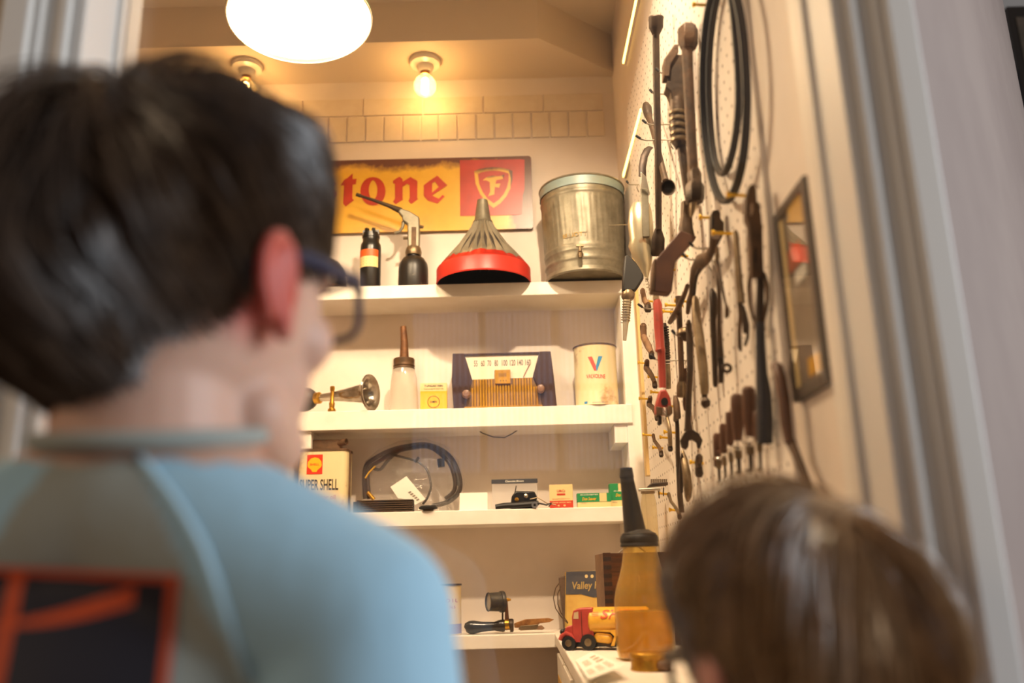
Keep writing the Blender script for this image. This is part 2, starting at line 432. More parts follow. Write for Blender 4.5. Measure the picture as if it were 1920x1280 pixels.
# ------------------------------------------------------------------ lamps
warm_lens = mat('lamp_lens_glow', '#ffe0b4', emit=76)
bulbm = mat('bulb_glow', '#ffcb80', emit=130)
bulbg = mat('bulb_glass_glow', '#ffd9a0', emit=5)
def pendant(loc, label, tilt=(0, 0, 0), lens=None):
    t = thing('pendant_lamp', label, 'lamp', loc); t.rotation_euler = tilt
    part('shade', MB().lathe([(0.138, 0.0), (0.142, 0.001), (0.1425, 0.006), (0.138, 0.012), (0.118, 0.042), (0.085, 0.068), (0.052, 0.085), (0.040, 0.095), (0.040, 0.125), (0.03, 0.135), (0.03, 0.128), (0.03, 0.10), (0.05, 0.078), (0.083, 0.062), (0.114, 0.038), (0.134, 0.010), (0.138, 0.0)], 64, cap=False), mat('green_enamel', '#5a6a3c', rough=0.25), t)
    part('rim', MB().tube([(0.1405 * math.cos(a * PI / 32), 0.1405 * math.sin(a * PI / 32), 0.0) for a in range(64)], 0.0022, 8, ref=V((0, 0, 1)), closed=True), mat('white_enamel', '#f3e6cc', rough=0.25), t)
    part('lens', MB().lathe([(0.002, -0.004), (0.08, -0.003), (0.133, 0.004), (0.133, 0.008), (0.002, 0.008)], 64), lens or warm_lens, t)
    part('cord', MB().tube([(0, 0, 0.13), (0, 0, 2.58 - loc[2])], 0.004, 8), blackm, t)
    part('ceiling_rose', MB().lathe([(0.05, 2.56 - loc[2]), (0.05, 2.58 - loc[2])], 24), blackm, t)
pl = at(563, 36, 1.494)
pendant(tuple(pl), 'large white-glowing dish pendant lamp hanging at the top left', (math.radians(-3), math.radians(-4), 0))
# recessed track spot above the window, out of frame, throwing the shelf shadows
sp0 = V((0.13, 0.98, 2.50))
t = thing('spotlight', 'black ceiling spotlight above the window, out of frame', 'lamp', (sp0.x, sp0.y, 2.58))
sd_ = (V((-0.13, 2.1, 1.12)) - sp0).normalized()
Ms = Matrix.Translation(sp0 - t.location) @ rot_to(sd_)
part('can', MB().lathe([(0.012, -0.085), (0.034, -0.08), (0.036, 0.0), (0.033, 0.0), (0.032, -0.07), (0.002, -0.072)], 32, Ms, cap=False), blackm, t)
part('bracket', MB().tube([(0, 0, 0), (0, 0, -0.045)], 0.006, 8), blackm, t)
sl = bpy.data.lights.new('spot_beam', 'SPOT'); sl.energy = 100; sl.color = (1.0, 0.76, 0.50); sl.spot_size = math.radians(88); sl.spot_blend = 0.8; sl.shadow_soft_size = 0.022
so = bpy.data.objects.new('spot_beam', sl); COL.objects.link(so); so.parent = t
so.location = sp0 - t.location + sd_ * 0.004; so.rotation_euler = sd_.to_track_quat('-Z', 'Y').to_euler()
def bulb(px, label):
    p = at(px, 124, 2.09); p.z = SOF
    t = thing('ceiling_bulb', label, 'lamp', p, group='bare bulbs on the soffit')
    part('lampholder', MB().lathe([(0.041, 0.0), (0.043, -0.006), (0.040, -0.013), (0.024, -0.018), (0.019, -0.034), (0.017, -0.036)], 32), mat('porcelain', '#efe4d2', rough=0.25), t)
    part('screw_cap', MB().lathe([(0.012, -0.034), (0.013, -0.044), (0.014, -0.046)], 20), brass, t)
    g = part('glass_bulb', MB().lathe([(0.013, -0.044), (0.017, -0.050), (0.027, -0.060), (0.0315, -0.076), (0.0295, -0.090), (0.021, -0.102), (0.009, -0.1075), (0.001, -0.1085)], 28), thin_glass('bulb_glass', (1, .93, .8), haze=0.2, hcol=(1, .9, .7)), t)
    part('filament', MB().capsule((0, 0, -0.062), 0.009, (0, 0, -0.094), 0.009, 12), bulbm, g)
bulb(797, 'bare globe light bulb in a white holder above the yellow sign')
bulb(463, 'bare globe light bulb partly hidden by the taller boy\'s hair')
# ------------------------------------------------------------------ things on the back shelves
def base(px, py, Y, lv):
    p = at(px, py, Y); return V((p.x, Y, ZS[lv]))
def hz(px, y1, y0, Y):
    z = at(px, y0, Y).z
    return at(px, y1, Y).z - min(ZS, key=lambda q: abs(q - z))

# enamel sign
def sign():
    Y = YB - 0.012
    p0, p1 = at(345, 440, Y), at(1000, 428, Y)
    z0, z1 = at(1000, 428, Y).z, at(995, 292, Y).z
    t = thing('enamel_sign', 'rusty yellow and red enamel tyre sign above the top shelf', 'sign', ((p0.x + p1.x) / 2, YB, z0))
    m = mat('yellow_enamel_rusty', '#ecbb3c', '#d99c28', rough=0.32, scale=9, soft=0.3)
    nt = m.node_tree; b = nt.nodes['Principled BSDF']; tc = nt.nodes.new('ShaderNodeTexCoord')
    sp = nt.nodes.new('ShaderNodeSeparateXYZ'); nt.links.new(tc.outputs['Generated'], sp.inputs[0])
    def mth(op, a, bb, cl=False):
        n = nt.nodes.new('ShaderNodeMath'); n.operation = op; n.use_clamp = cl
        for i, q in enumerate((a, bb)):
            if isinstance(q, (int, float)): n.inputs[i].default_value = q
            else: nt.links.new(q, n.inputs[i])
        return n.outputs[0]
    # rust creeps in from the top edge and the right end
    right = mth('MULTIPLY', mth('SUBTRACT', sp.outputs['X'], 0.90, True), 9.0)
    top = mth('MULTIPLY', mth('SUBTRACT', sp.outputs['Z'], 0.70, True), 2.2)
    n = nt.nodes.new('ShaderNodeTexNoise'); n.inputs['Scale'].default_value = 7; n.inputs['Detail'].default_value = 8; n.inputs['Roughness'].default_value = 0.7
    nt.links.new(tc.outputs['Object'], n.inputs['Vector'])
    s = mth('ADD', mth('ADD', right, top), mth('MULTIPLY', n.outputs[0], 1.0))
    r = nt.nodes.new('ShaderNodeValToRGB'); r.color_ramp.elements[0].position = 0.78; r.color_ramp.elements[1].position = 1.0
    nt.links.new(s, r.inputs[0])
    mx = nt.nodes.new('ShaderNodeMix'); mx.data_type = 'RGBA'; nt.links.new(r.outputs[0], mx.inputs[0])
    old = b.inputs['Base Color'].links[0].from_socket
    nt.links.new(old, mx.inputs[6]); mx.inputs[7].default_value = rgb('#6a3c1a'); nt.links.new(mx.outputs[2], b.inputs['Base Color'])
    w = p1.x - p0.x; h = z1 - z0
    part('sign_plate', MB().prism(rrect(-w / 2, 0, w / 2, h, 0.008), -0.012, -0.009, lambda a, b, d: V((a, d, b))), m, t)
    bk = MB().prism(rrect(-w / 2 + .01, 0.01, w / 2 - .01, h - .01, 0.005), -0.009, 0, lambda a, b, d: V((a, d, b)))
    part('backing_board', bk, dark, t)
    er = mat('red_enamel', '#c4391f', '#b03418', rough=0.35, scale=12)
    def fn(cx, cy):       # measured on the sign's face
        p = at(600 + cx / 3.097, 270 + cy / 3.097, Y); return V((p.x, Y - 0.0008, p.z))
    def fn2(cx, cy): q = fn(cx, cy); q.y -= 0.0006; return q
    def fn3(cx, cy): q = fn(cx, cy); q.y -= 0.0012; return q
    polys = {'t': [[(190, 172), (190, 205), (213, 203), (208, 234), (190, 236), (188, 318), (197, 326), (150, 363), (134, 346), (140, 240), (117, 242), (142, 207), (158, 200)]],
             'n': [[(425, 213), (462, 190), (480, 205), (480, 318), (483, 322), (440, 350), (424, 336), (436, 318), (436, 232), (425, 228)],
                   [(478, 222), (526, 192), (566, 216), (565, 316), (570, 320), (530, 348), (514, 331), (522, 314), (521, 240), (506, 230), (478, 250)]]}
    for k, ps in polys.items():
        q = MB()
        for p in ps: q.prism(p, 0, 1, lambda a, b, d: fn(a, b) + V((0, -0.0008 * d, 0)))
        part('letter', q, er, t, world=True, smooth=False)
    def ring(outer, inner, name):
        n = len(outer); q = MB()
        v = [fn(*p) + V((0, -.0008, 0)) for p in outer] + [fn(*p) + V((0, -.0008, 0)) for p in inner]
        q.add(v, [(i, (i + 1) % n, n + (i + 1) % n, n + i) for i in range(n)])
        part(name, q, er, t, world=True, smooth=False)
    ring([(308 + 73 * math.copysign(abs(math.cos(a)) ** .9, math.cos(a)), 275 + 82 * math.sin(a)) for a in [2 * PI * i / 24 for i in range(24)]],
         [(309 + 25 * math.cos(a) * abs(math.cos(a)) ** .3, 268 + 58 * math.sin(a)) for a in [2 * PI * i / 24 for i in range(24)]], 'letter')
    for nm, off in (('letter', 0), ('letter', -745)):
        q = MB()
        q.prism([(o_ + off, p_) for o_, p_ in [(603, 240), (640, 212), (652, 226), (650, 300), (690, 318), (712, 296), (724, 305), (682, 346), (626, 328), (603, 302)]], 0, 1, lambda a, b, d: fn(a, b) + V((0, -0.0008 * d, 0)))
        q.prism([(o_ + off, p_) for o_, p_ in [(640, 212), (681, 184), (739, 240), (650, 300), (650, 284), (690, 250), (668, 218), (652, 228)]], 0, 1, lambda a, b, d: fn(a, b) + V((0, -0.0008 * d, 0)))
        part(nm, q, er, t, world=True, smooth=False)
    q = MB()
    for pl_ in ([(90, 232), (60, 196), (10, 228), (8, 252), (52, 288), (38, 310), (22, 296), (4, 310), (44, 348), (94, 300), (92, 278), (50, 246), (62, 232), (76, 246)],):
        q.prism(pl_, 0, 1, lambda a, b, d: fn(a, b) + V((0, -0.0008 * d, 0)))
    part('letter', q, er, t, world=True, smooth=False)
    for (nm, ps) in (('letter', [[(-280, 213), (-246, 190), (-230, 205), (-196, 190), (-176, 214), (-196, 240), (-230, 226), (-230, 336), (-272, 336), (-272, 228)]]),
                     ('letter', [[(-390, 213), (-350, 190), (-336, 205), (-336, 336), (-378, 336), (-378, 228)], [(-372, 172), (-352, 150), (-332, 172), (-352, 190)]]),
                     ('letter', [[(-640, 190), (-560, 150), (-470, 160), (-450, 200), (-540, 196), (-545, 236), (-480, 236), (-500, 264), (-548, 264), (-548, 340), (-600, 352), (-596, 196)]])):
        q = MB()
        for p in ps: q.prism(p, 0, 1, lambda a, b, d: fn(a, b) + V((0, -0.0008 * d, 0)))
        part(nm, q, er, t, world=True, smooth=False)
    pnl = part('red_panel', MB().prism([(812, 95), (1160, 88), (1188, 92), (1188, 260), (1176, 300), (1172, 405), (1150, 412), (814, 418)], 0, 1, lambda a, b, d: fn(a, b) + V((0, -0.0004 * d, 0))), er, t, world=True, smooth=False)
    sh = [(895, 158), (925, 146), (965, 138), (1005, 135), (1050, 138), (1090, 146), (1118, 156), (1118, 205), (1105, 260), (1082, 305), (1048, 345), (1008, 372), (966, 340), (930, 292), (904, 232)]
    cx_, cy_ = 1006, 238
    inn = [(cx_ + (a - cx_) * .80, cy_ + (b - cy_) * .80) for a, b in sh]
    n = len(sh); q = MB(); q.add([fn2(*p) for p in sh] + [fn2(*p) for p in inn], [(i, (i + 1) % n, n + (i + 1) % n, n + i) for i in range(n)])
    part('shield_outline', q, m, pnl, world=True, smooth=False)
    F = [(945, 212), (968, 194), (1000, 184), (1040, 188), (1072, 178), (1062, 204), (1024, 210), (1019, 232), (1048, 230), (1040, 254), (1016, 250), (1012, 294), (976, 304), (988, 280), (986, 222), (966, 212)]
    part('shield_letter', MB().prism(F, 0, 1, lambda a, b, d: fn2(a, b) + V((0, -0.0003 * d, 0))), m, pnl, world=True, smooth=False)
sign()

# ---- top shelf
def b3(name, label, cat, px, py, Y, lv, rz=0, group=None):
    return thing(name, label, cat, base(px, py, Y, lv), rz, group)
t = b3('headlamp_shell', 'black domed metal shell beside the black canister on the top shelf', 'lamp shell', 603, 534, 2.12, 0)
part('dome', MB().lathe([(0.062, 0.0), (0.064, 0.012), (0.064, 0.04), (0.058, 0.068), (0.045, 0.088), (0.024, 0.101), (0.002, 0.105)], 36), blackm, t)
part('rim', MB().lathe([(0.067, 0.004), (0.069, 0.010), (0.067, 0.016)], 36), dark, t)

t = b3('canister', 'slim black canister with an orange and cream paper label', 'canister', 694, 531, 2.10, 0)
H = hz(694, 432, 530, 2.10); r = 0.0265
part('body', MB().lathe([(r * .96, 0), (r, 0.003), (r, H * .70), (r * .96, H * .76), (r * .80, H * .80), (r * .80, H * .86), (r * .86, H * .87), (r * .86, H * .90)], 32), blackm, t)
q = part('cap', MB().lathe([(r * .74, H * .90), (r * .74, H * .955), (r * .6, H * .96)], 24), blackm, t)
for a in range(0, 360, 60):
    part('lug', MB().box((r * .45, -0.004, H * .93), (r * .8, 0.004, H)), blackm, t).rotation_euler = (0, 0, math.radians(a))
def wrapfn(r, z0, ang=0.0):
    return lambda a, b: V((r * math.sin(a / r + ang), -r * math.cos(a / r + ang), z0 + b))
def band(r, z0, z1, a0, a1, n=14):
    q = MB(); v = []
    for i in range(n + 1):
        a = a0 + (a1 - a0) * i / n
        v += [(r * math.sin(a), -r * math.cos(a), z0), (r * math.sin(a), -r * math.cos(a), z1)]
    return q.add(v, [(2 * i, 2 * i + 2, 2 * i + 3, 2 * i + 1) for i in range(n)])
lb = part('paper_label', band(r + .0006, H * .36, H * .64, -1.25, 0.95), creamb, t)
part('label_stripe', band(r + .0009, H * .53, H * .64, -1.25, 0.95), mat('orange_print', '#d95a1e', rough=0.5), lb)
q = MB()
for zz in (.40, .45, .49):
    for k in range(5): text_on(q, 'o', 0.0022, 0.0028, wrapfn(r + .0009, H * zz, -0.9 + k * .35))
part('label_print', q, inkgry, lb)

t = b3('spray_gun', 'old spray gun with a silver pistol grip on a worn black can', 'spray gun', 775, 531, 2.105, 0)
H = hz(775, 482, 530, 2.105); r = 0.0385
part('can', MB().lathe([(r * .97, 0), (r, 0.004), (r, H * .62), (r * .95, H * .78), (r * .72, H * .94), (r * .42, H), (r * .40, H * 1.06)], 36), blackp, t)
def g2(cx, cy, dy=0.0):   # photo measurement -> local frame
    p = at(600 + cx / 3.097, 270 + cy / 3.097, 2.105) - t.location; return V((p.x, dy, p.z))
part('collar', MB().lathe([(0.020, g2(545, 640).z - .004), (0.0215, g2(545, 630).z), (0.019, g2(545, 608).z), (0.017, g2(545, 600).z)], 24), oldst, t)
gp = part('grip', MB().prism([(512, 628), (578, 628), (580, 500), (578, 430), (520, 395), (470, 380), (455, 400), (478, 425), (480, 450), (510, 470)], -0.010, 0.010, lambda a, b, d: g2(a, b, d)), galv, t, bevel=0.003)
part('grip_inlay', MB().prism([(532, 600), (560, 600), (562, 490), (534, 490)], -0.0108, -0.009, lambda a, b, d: g2(a, b, d)), iron2, gp)
part('nozzle', MB().tube([g2(470, 388), g2(400, 358), g2(300, 322), g2(232, 300)], [0.0085, 0.0055, 0.0042, 0.0036], 12, ref=V((0, 1, 0))), iron, t)
part('nozzle_tip', MB().tube([g2(238, 302), g2(212, 292)], [0.0048, 0.005], 12, ref=V((0, 1, 0))), iron, t)
part('trigger', MB().tube([g2(485, 452), g2(478, 485), g2(462, 508), g2(432, 518)], [0.005, 0.0042, 0.0038, 0.004], 10, ref=V((0, 1, 0))), galv, t)
part('valve_screw', MB().tube([g2(575, 478), g2(600, 482)], [0.005, 0.004], 10, ref=V((0, 1, 0))), oldst, t)
part('bleed_pin', MB().tube([g2(515, 545), g2(484, 545)], [0.004, 0.0045], 10, ref=V((0, 1, 0))), oldst, t)

# funnel
FY = 2.068
t = b3('funnel', 'large galvanised funnel with a red painted rim standing upside down', 'funnel', 907, 530, FY, 0)
zt = at(907, 376, FY).z - ZS[0]; zs = at(910, 470, FY - .11).z - ZS[0]; zsp = at(908, 418, FY).z - ZS[0]
R = 0.119
zs = 0.040
part('red_rim_band', MB().lathe([(R * .985, 0.001), (R, 0.0), (R + .001, 0.003), (R, 0.006), (R, zs - .002), (R * .985, zs + .001), (R * .97, zs), (R * .975, 0.004)], 56, cap=False), red, t)
q = MB(); seg = 96; rings = [(R * .985, zs), (R * .82, zs + (zsp - zs) * .17), (R * .80, zs + (zsp - zs) * .19), (R * .5, zs + (zsp - zs) * .52), (0.030, zsp - .014), (0.024, zsp)]
v = []; f = []
for (rr, zz) in rings:
    for i in range(seg):
        a = 2 * PI * i / seg; k = 0.0022 * math.cos(24 * a) * min(1, max(0, (R * .97 - rr) / .02)) * min(1, rr / .05)
        v.append(((rr + k) * math.cos(a), (rr + k) * math.sin(a), zz + k))
for j in range(len(rings) - 1):
    for i in range(seg):
        l = (i + 1) % seg; f.append((j * seg + i, j * seg + l, (j + 1) * seg + l, (j + 1) * seg + i))
fm = mat('funnel_red_over_zinc', '#9a9382', '#7d7666', rough=0.42, metal=0.55, scale=22, soft=0.2)
cone = part('cone', MB().add(v, f), fm, t)
nt = fm.node_tree; b = nt.nodes['Principled BSDF']; tc = nt.nodes.new('ShaderNodeTexCoord'); sp = nt.nodes.new('ShaderNodeSeparateXYZ'); nt.links.new(tc.outputs['Object'], sp.inputs[0])
nz = nt.nodes.new('ShaderNodeTexNoise'); nz.inputs['Scale'].default_value = 45; nt.links.new(tc.outputs['Object'], nz.inputs['Vector'])
ma = nt.nodes.new('ShaderNodeMath'); ma.operation = 'MULTIPLY_ADD'; nt.links.new(nz.outputs[0], ma.inputs[0]); ma.inputs[1].default_value = 0.03; nt.links.new(sp.outputs['Z'], ma.inputs[2])
lt = nt.nodes.new('ShaderNodeMath'); lt.operation = 'LESS_THAN'; nt.links.new(ma.outputs[0], lt.inputs[0]); lt.inputs[1].default_value = zs + 0.032
mx = nt.nodes.new('ShaderNodeMix'); mx.data_type = 'RGBA'; nt.links.new(lt.outputs[0], mx.inputs[0]); nt.links.new(b.inputs['Base Color'].links[0].from_socket, mx.inputs[6]); mx.inputs[7].default_value = rgb('#b8281c'); nt.links.new(mx.outputs[2], b.inputs['Base Color'])
part('inner_lining', MB().lathe([(R * .965, 0.003), (R * .965, zs - .003), (R * .78, zs + (zsp - zs) * .17), (0.022, zsp - .01)], 48, cap=False), mat('dark_lining', '#2a2420', rough=0.7), t)
part('spout', MB().lathe([(0.0245, zsp - .002), (0.0235, zsp), (0.022, zsp + .004), (0.0135, zt), (0.0125, zt), (0.020, zsp)], 32, cap=False), galv, t)
part('spout_seam', MB().lathe([(0.0245, zsp - .004), (0.0262, zsp), (0.0245, zsp + .004)], 32), galv, t)

# bucket with tap
BY = 2.072
t = b3('drink_bucket', 'galvanised metal bucket with a small brass tap at its foot', 'bucket', 1098, 523, BY, 0)
zt = at(1098, 360, BY).z - ZS[0]
r1, r0 = 0.108, 0.0985
def rz_(k): return r0 + (r1 - r0) * k
q = MB(); rows = 60; seg = 120; v = []; f = []
for j in range(rows + 1):
    k = j / rows; z = 0.012 + (zt - 0.012) * k
    for i in range(seg):
        a = 2 * PI * i / seg; rr = rz_(k)
        if 0.26 < k < 0.80:
            e = min(1, (k - .26) / .03, (.80 - k) / .03); rr += e * 0.0009 * math.cos(a * 44 + k * 5)
        for kc in (0.235, 0.195, 0.83, 0.10): rr += 0.0022 * math.exp(-((k - kc) / 0.011) ** 2)
        v.append((rr * math.cos(a), rr * math.sin(a), z))
for j in range(rows):
    for i in range(seg):
        l = (i + 1) % seg; f.append((j * seg + i, j * seg + l, (j + 1) * seg + l, (j + 1) * seg + i))
part('wall', MB().add(v, f), galv, t, angle=60)
part('bottom', MB().lathe([(0.001, 0.006), (r0 - .004, 0.006), (r0 + .001, 0.0), (r0 + .003, 0.004), (r0 + .001, 0.014)], 64, cap=False), galv, t)
part('blue_band', band(r1 + .0012, zt * .90, zt, -PI, PI, 64), mat('faded_blue_paint', '#8a9c9c', '#9a9482', rough=0.5, scale=26, thr=.62, metal=.3), t)
part('rolled_rim', MB().tube([(r1 * math.cos(a * PI / 36), r1 * math.sin(a * PI / 36), zt) for a in range(72)], 0.0032, 8, ref=V((0, 0, 1)), closed=True), galv, t)
part('stencil_paint', text_on(MB(), 'ELLIOTT', 0.011, 0.062, wrapfn(rz_(.36) + .0012, zt * .375, -0.30)), mat('worn_yellow_stencil', '#a8842c', '#7c705c', rough=0.6, scale=120, thr=.52, soft=.05), t)
tp = V((-0.021, -rz_(.15), zt * .165))
tap = part('tap', MB().tube([tp + V((0, 0.004, 0)), tp + V((0, -0.016, 0)), tp + V((0, -0.020, -0.006)), tp + V((0, -0.020, -0.016))], [0.005, 0.0058, 0.006, 0.0048], 12), oldst, t)
part('tap_lever', MB().box((-0.009, -0.026, 0.011), (0.009, -0.018, 0.016)).tube([(0, -0.021, 0.0), (0, -0.021, 0.012)], 0.0038, 10), oldst, tap).location = tp

# ---- second shelf
t = b3('bulb_horn', 'dented silver bulb horn lying with its bell towards the room', 'horn', 655, 770, 2.10, 1)
ax = V((0.94, -0.34, 0.0)).normalized(); pc = at(693, 736, 2.06) - t.location
Mh = Matrix.Translation(pc) @ rot_to(ax)
part('bell', MB().lathe([(0.0115, -0.105), (0.0135, -0.085), (0.019, -0.045), (0.023, -0.022), (0.029, -0.008), (0.040, 0.001), (0.0445, 0.003), (0.0455, 0.001), (0.0445, 0.0045), (0.039, 0.004), (0.027, -0.006), (0.020, -0.024), (0.012, -0.08)], 40, Mh, cap=False), mat('dented_chrome', '#b5aea2', '#8a7f6e', rough=0.22, metal=0.95, scale=25, bump=0.5, bscale=30), t)
part('pipe', MB().lathe([(0.008, -0.15), (0.0095, -0.13), (0.012, -0.10)], 24, Mh), steel, t)
part('collar', MB().lathe([(0.0095, -0.155), (0.0145, -0.152), (0.0145, -0.140), (0.010, -0.137)], 24, Mh), brass, t)
part('squeeze_bulb', MB().sphere((0, 0, 0), (0.030, 0.030, 0.036), M=Mh @ Matrix.Translation((0, 0, -0.185))), rubber, t)

t = b3('brass_nozzle', 'small brass hose nozzle standing upright in front of the horn', 'nozzle', 622, 771, 2.062, 1)
H = hz(622, 724, 770, 2.062)
part('body', MB().lathe([(0.0095, 0), (0.0100, 0.004), (0.0092, 0.008), (0.0060, 0.011), (0.0072, 0.022), (0.0048, 0.028), (0.0042, H * .82)], 24), brass, t)
part('tip', MB().lathe([(0.0042, H * .80), (0.0056, H * .84), (0.0058, H * .98), (0.004, H)], 20), brass, t)

t = b3('oil_jar', 'glass oil jar with a metal screw lid and tall rusty spout', 'jar', 757, 768, 2.10, 1)
s = 0.00132; Hj = hz(757, 690, 767, 2.10); Hl = hz(757, 674, 767, 2.10) - Hj; Hs = hz(757, 612, 767, 2.10) - Hj - Hl
part('glass_body', MB().lathe([(0.033, 0.0), (0.0365, 0.004), (0.0355, Hj * .25), (0.0335, Hj * .55), (0.0315, Hj * .80), (0.0275, Hj * .93), (0.0245, Hj)], 40, cap=True), thin_glass('frosted_glass', (.97, .95, .9), rough=0.12, haze=0.55, hcol=(.95, .9, .82)), t)
ld = part('screw_lid', MB().lathe([(0.0255, Hj - .004), (0.027, Hj - .002), (0.0255, Hj + .002), (0.027, Hj + .005), (0.0255, Hj + .009), (0.026, Hj + .012), (0.0262, Hj + Hl), (0.0245, Hj + Hl + .002), (0.009, Hj + Hl + .003)], 36), iron2, t)
q = MB().tube([(0.0, 0, Hj + Hl), (0.0, 0, Hj + Hl + Hs * .5), (-0.003, 0, Hj + Hl + Hs)], [0.0118, 0.0095, 0.0075], 20)
part('spout', q, mat('rust_spout', '#7a5232', '#5a3a24', rough=0.55, metal=.4, scale=60), t)

t = b3('yellow_box', 'small yellow cardboard parts box standing beside the glass jar', 'box', 813, 768, 2.085, 1, rz=math.radians(3))
w_ = 0.066; H = hz(813, 718, 767, 2.085)
part('carton', MB().box((-w_ / 2, 0, 0), (w_ / 2, 0.03, H)), yellowp, t, bevel=0.0006, smooth=False)
part('top_panel', MB().box((-w_ / 2, -0.0005, H * .72), (w_ / 2, 0, H)), creamb, t, smooth=False)
fl = lambda a, b: V((a, -0.0010, b))
q = text_on(MB(), 'TUNGARTEEN', 0.0052, 0.046, lambda a, b: fl(a, b + H * .90)); text_on(q, 'WHEEL BALANCING WEIGHT TAPE', 0.0022, 0.048, lambda a, b: fl(a, b + H * .79))
text_on(q, 'COSMETIC', 0.0055, 0.018, lambda a, b: fl(a, b + H * .34))
for k in range(28):
    a = 2 * PI * k / 28; q.add([fl(0.0135 * math.cos(a + u) * s_, 0.0135 * math.sin(a + u) * s_ + H * .34) for u, s_ in ((-.07, 1), (.07, 1), (.07, 1.14), (-.07, 1.14))], [(0, 1, 2, 3)])
part('printing', q, inkblk, t, smooth=False)

# radio
t = b3('table_radio', 'brown vintage table radio with cream dial and gold grille', 'radio', 946, 765, 2.085, 1)
k = 1 / 8.727 * 0.00131
def rl(cx, cy): return ((cx - 930) * k, (1068 - cy) * k * 1.12)
RD = lambda a, b, d: V((a, d, b))
body = [rl(105, 1075), rl(75, 640), rl(92, 205), rl(1712, 205), rl(1750, 600), rl(1785, 1075)]
bak = mat('brown_bakelite', '#3a2620', '#46302a', rough=0.28, scale=10)
part('cabinet', MB().prism(body, 0.0, 0.095, RD), bak, t, bevel=0.002)
part('cheek', MB().prism([rl(105, 1075), rl(75, 640), rl(92, 215), rl(280, 215), rl(405, 605), rl(370, 760), rl(262, 1075)], -0.010, 0.0, RD), bak, t, bevel=0.002)
part('cheek', MB().prism([rl(1785, 1075), rl(1560, 1075), rl(1475, 730), rl(1405, 590), rl(1525, 215), rl(1712, 215), rl(1750, 600)], -0.010, 0.0, RD), bak, t, bevel=0.002)
dl = part('dial', MB().prism([rl(295, 250), rl(1515, 250), rl(1405, 600), rl(410, 610)], -0.004, -0.0005, RD), mat('cream_dial', '#e9dcc4', rough=0.25), t, smooth=False)
q = MB()
for s_, cx in (('55', 472), ('60', 588), ('70', 695), ('80', 810), ('100', 948), ('120', 1080), ('140', 1205), ('160', 1335)):
    text_on(q, s_, 0.0155, 0.0048 * len(s_) * .95, lambda a, b: V((a + rl(cx, 0)[0], -0.0045, b + rl(0, 370)[1])))
part('dial_numbers', q, mat('dial_ink', '#6b5d50', rough=.5), dl, smooth=False)
part('dial_pointer', MB().tube([V((*rl(1250, 590), 0)).xzy + V((0, -.0055, 0)), V((*rl(1360, 400), 0)).xzy + V((0, -.0055, 0))], 0.0011, 6, ref=V((0, 1, 0))), mat('pointer', '#9c6a58', rough=.4), dl)
part('top_trim', MB().prism([rl(290, 250), rl(290, 222), rl(1520, 222), rl(1520, 250)], -0.009, -0.0005, RD), bak, t, bevel=.0008)
gold = mat('gold_grille', '#c7942c', '#a97a1e', rough=0.38, metal=0.55, scale=20)
part('grille_back', MB().prism([rl(410, 606), rl(1405, 598), rl(1475, 740), rl(1555, 1040), rl(268, 1052), rl(370, 770)], -0.003, -0.0004, RD), mat('grille_backing', '#7a5618', rough=0.5), t, smooth=False)  # plain brown backing behind the gold slats
for i in range(24):
    x0 = 392 + i * 46; xa = max(x0, 300); xb = x0 + 33
    yt = 612 if 410 < xa < 1380 else 740
    if 770 < x0 < 1040: yt = 700
    part('grille_slat', MB().prism([rl(xa, 1030), rl(xb, 1030), rl(xb, yt), rl(xa, yt)], -0.0068, -0.003, RD), gold, t, bevel=.0007, smooth=False)
part('grille_base_bar', MB().prism([rl(262, 1052), rl(1560, 1046), rl(1556, 1012), rl(272, 1016)], -0.0085, -0.003, RD), gold, t, bevel=.0006)
part('plinth', MB().prism([rl(262, 1076), rl(1562, 1076), rl(1562, 1048), rl(262, 1054)], -0.009, 0, RD), rubber, t)
em = part('badge', MB().prism([rl(780, 690), rl(1040, 690), rl(1040, 482), rl(780, 482)], -0.012, -0.004, RD), gold, t, bevel=.0012)
q = MB()
for xx in range(850, 970, 16): q.prism([rl(xx, 590), rl(xx + 6, 590), rl(xx + 6, 535), rl(xx, 535)], -0.0126, -0.012, RD)
for xx in (865, 910, 955): q.prism([rl(xx, 640), rl(xx + 22, 640), rl(xx + 11, 662)], -0.0126, -0.012, RD)
part('badge_relief', q, iron2, em, smooth=False)
for cx, cy in ((315, 840), (1525, 790)):
    a, b = rl(cx, cy)
    part('knob', MB().lathe([(0.0098, 0.0), (0.0105, 0.006), (0.0098, 0.014), (0.0075, 0.019), (0.001, 0.0205)], 28, Matrix.Translation((a, -0.010, b)) @ Matrix.Rotation(PI / 2, 4, 'X')), mat('knob_brown', '#8a6a5a', rough=.3), t)

# oil can
t = b3('oil_can', 'round cream motor oil can with a red and blue V emblem', 'can', 1120, 759, 2.095, 1)
H = hz(1120, 652, 758, 2.095); r = 0.0525
part('tin', MB().lathe([(r, 0), (r + .0012, .002), (r, .005), (r, H - .006), (r + .0012, H - .003), (r + .001, H)], 56), cream, t)
part('lid', MB().lathe([(r + .0016, H - .004), (r + .002, H), (r - .002, H + .001), (r - .004, H - .003), (.001, H - .003)], 56, cap=False), iron2, t)
W = lambda a, b: wrapfn(r + .0005, H * .66, -0.10)(a, b)
part('emblem_red', MB().add([W(*p) for p in [(-.018, .018), (-.0075, .018), (.0015, -.006), (.002, -.018), (-.003, -.018)]], [(0, 1, 2, 3, 4)]), mat('v_red', '#d04a34', rough=.45), t)
part('emblem_blue', MB().add([W(*p) for p in [(.019, .018), (.0085, .018), (.0015, -.006), (.002, -.018), (.004, -.018)]], [(0, 4, 3, 2, 1)]), inkblue, t)
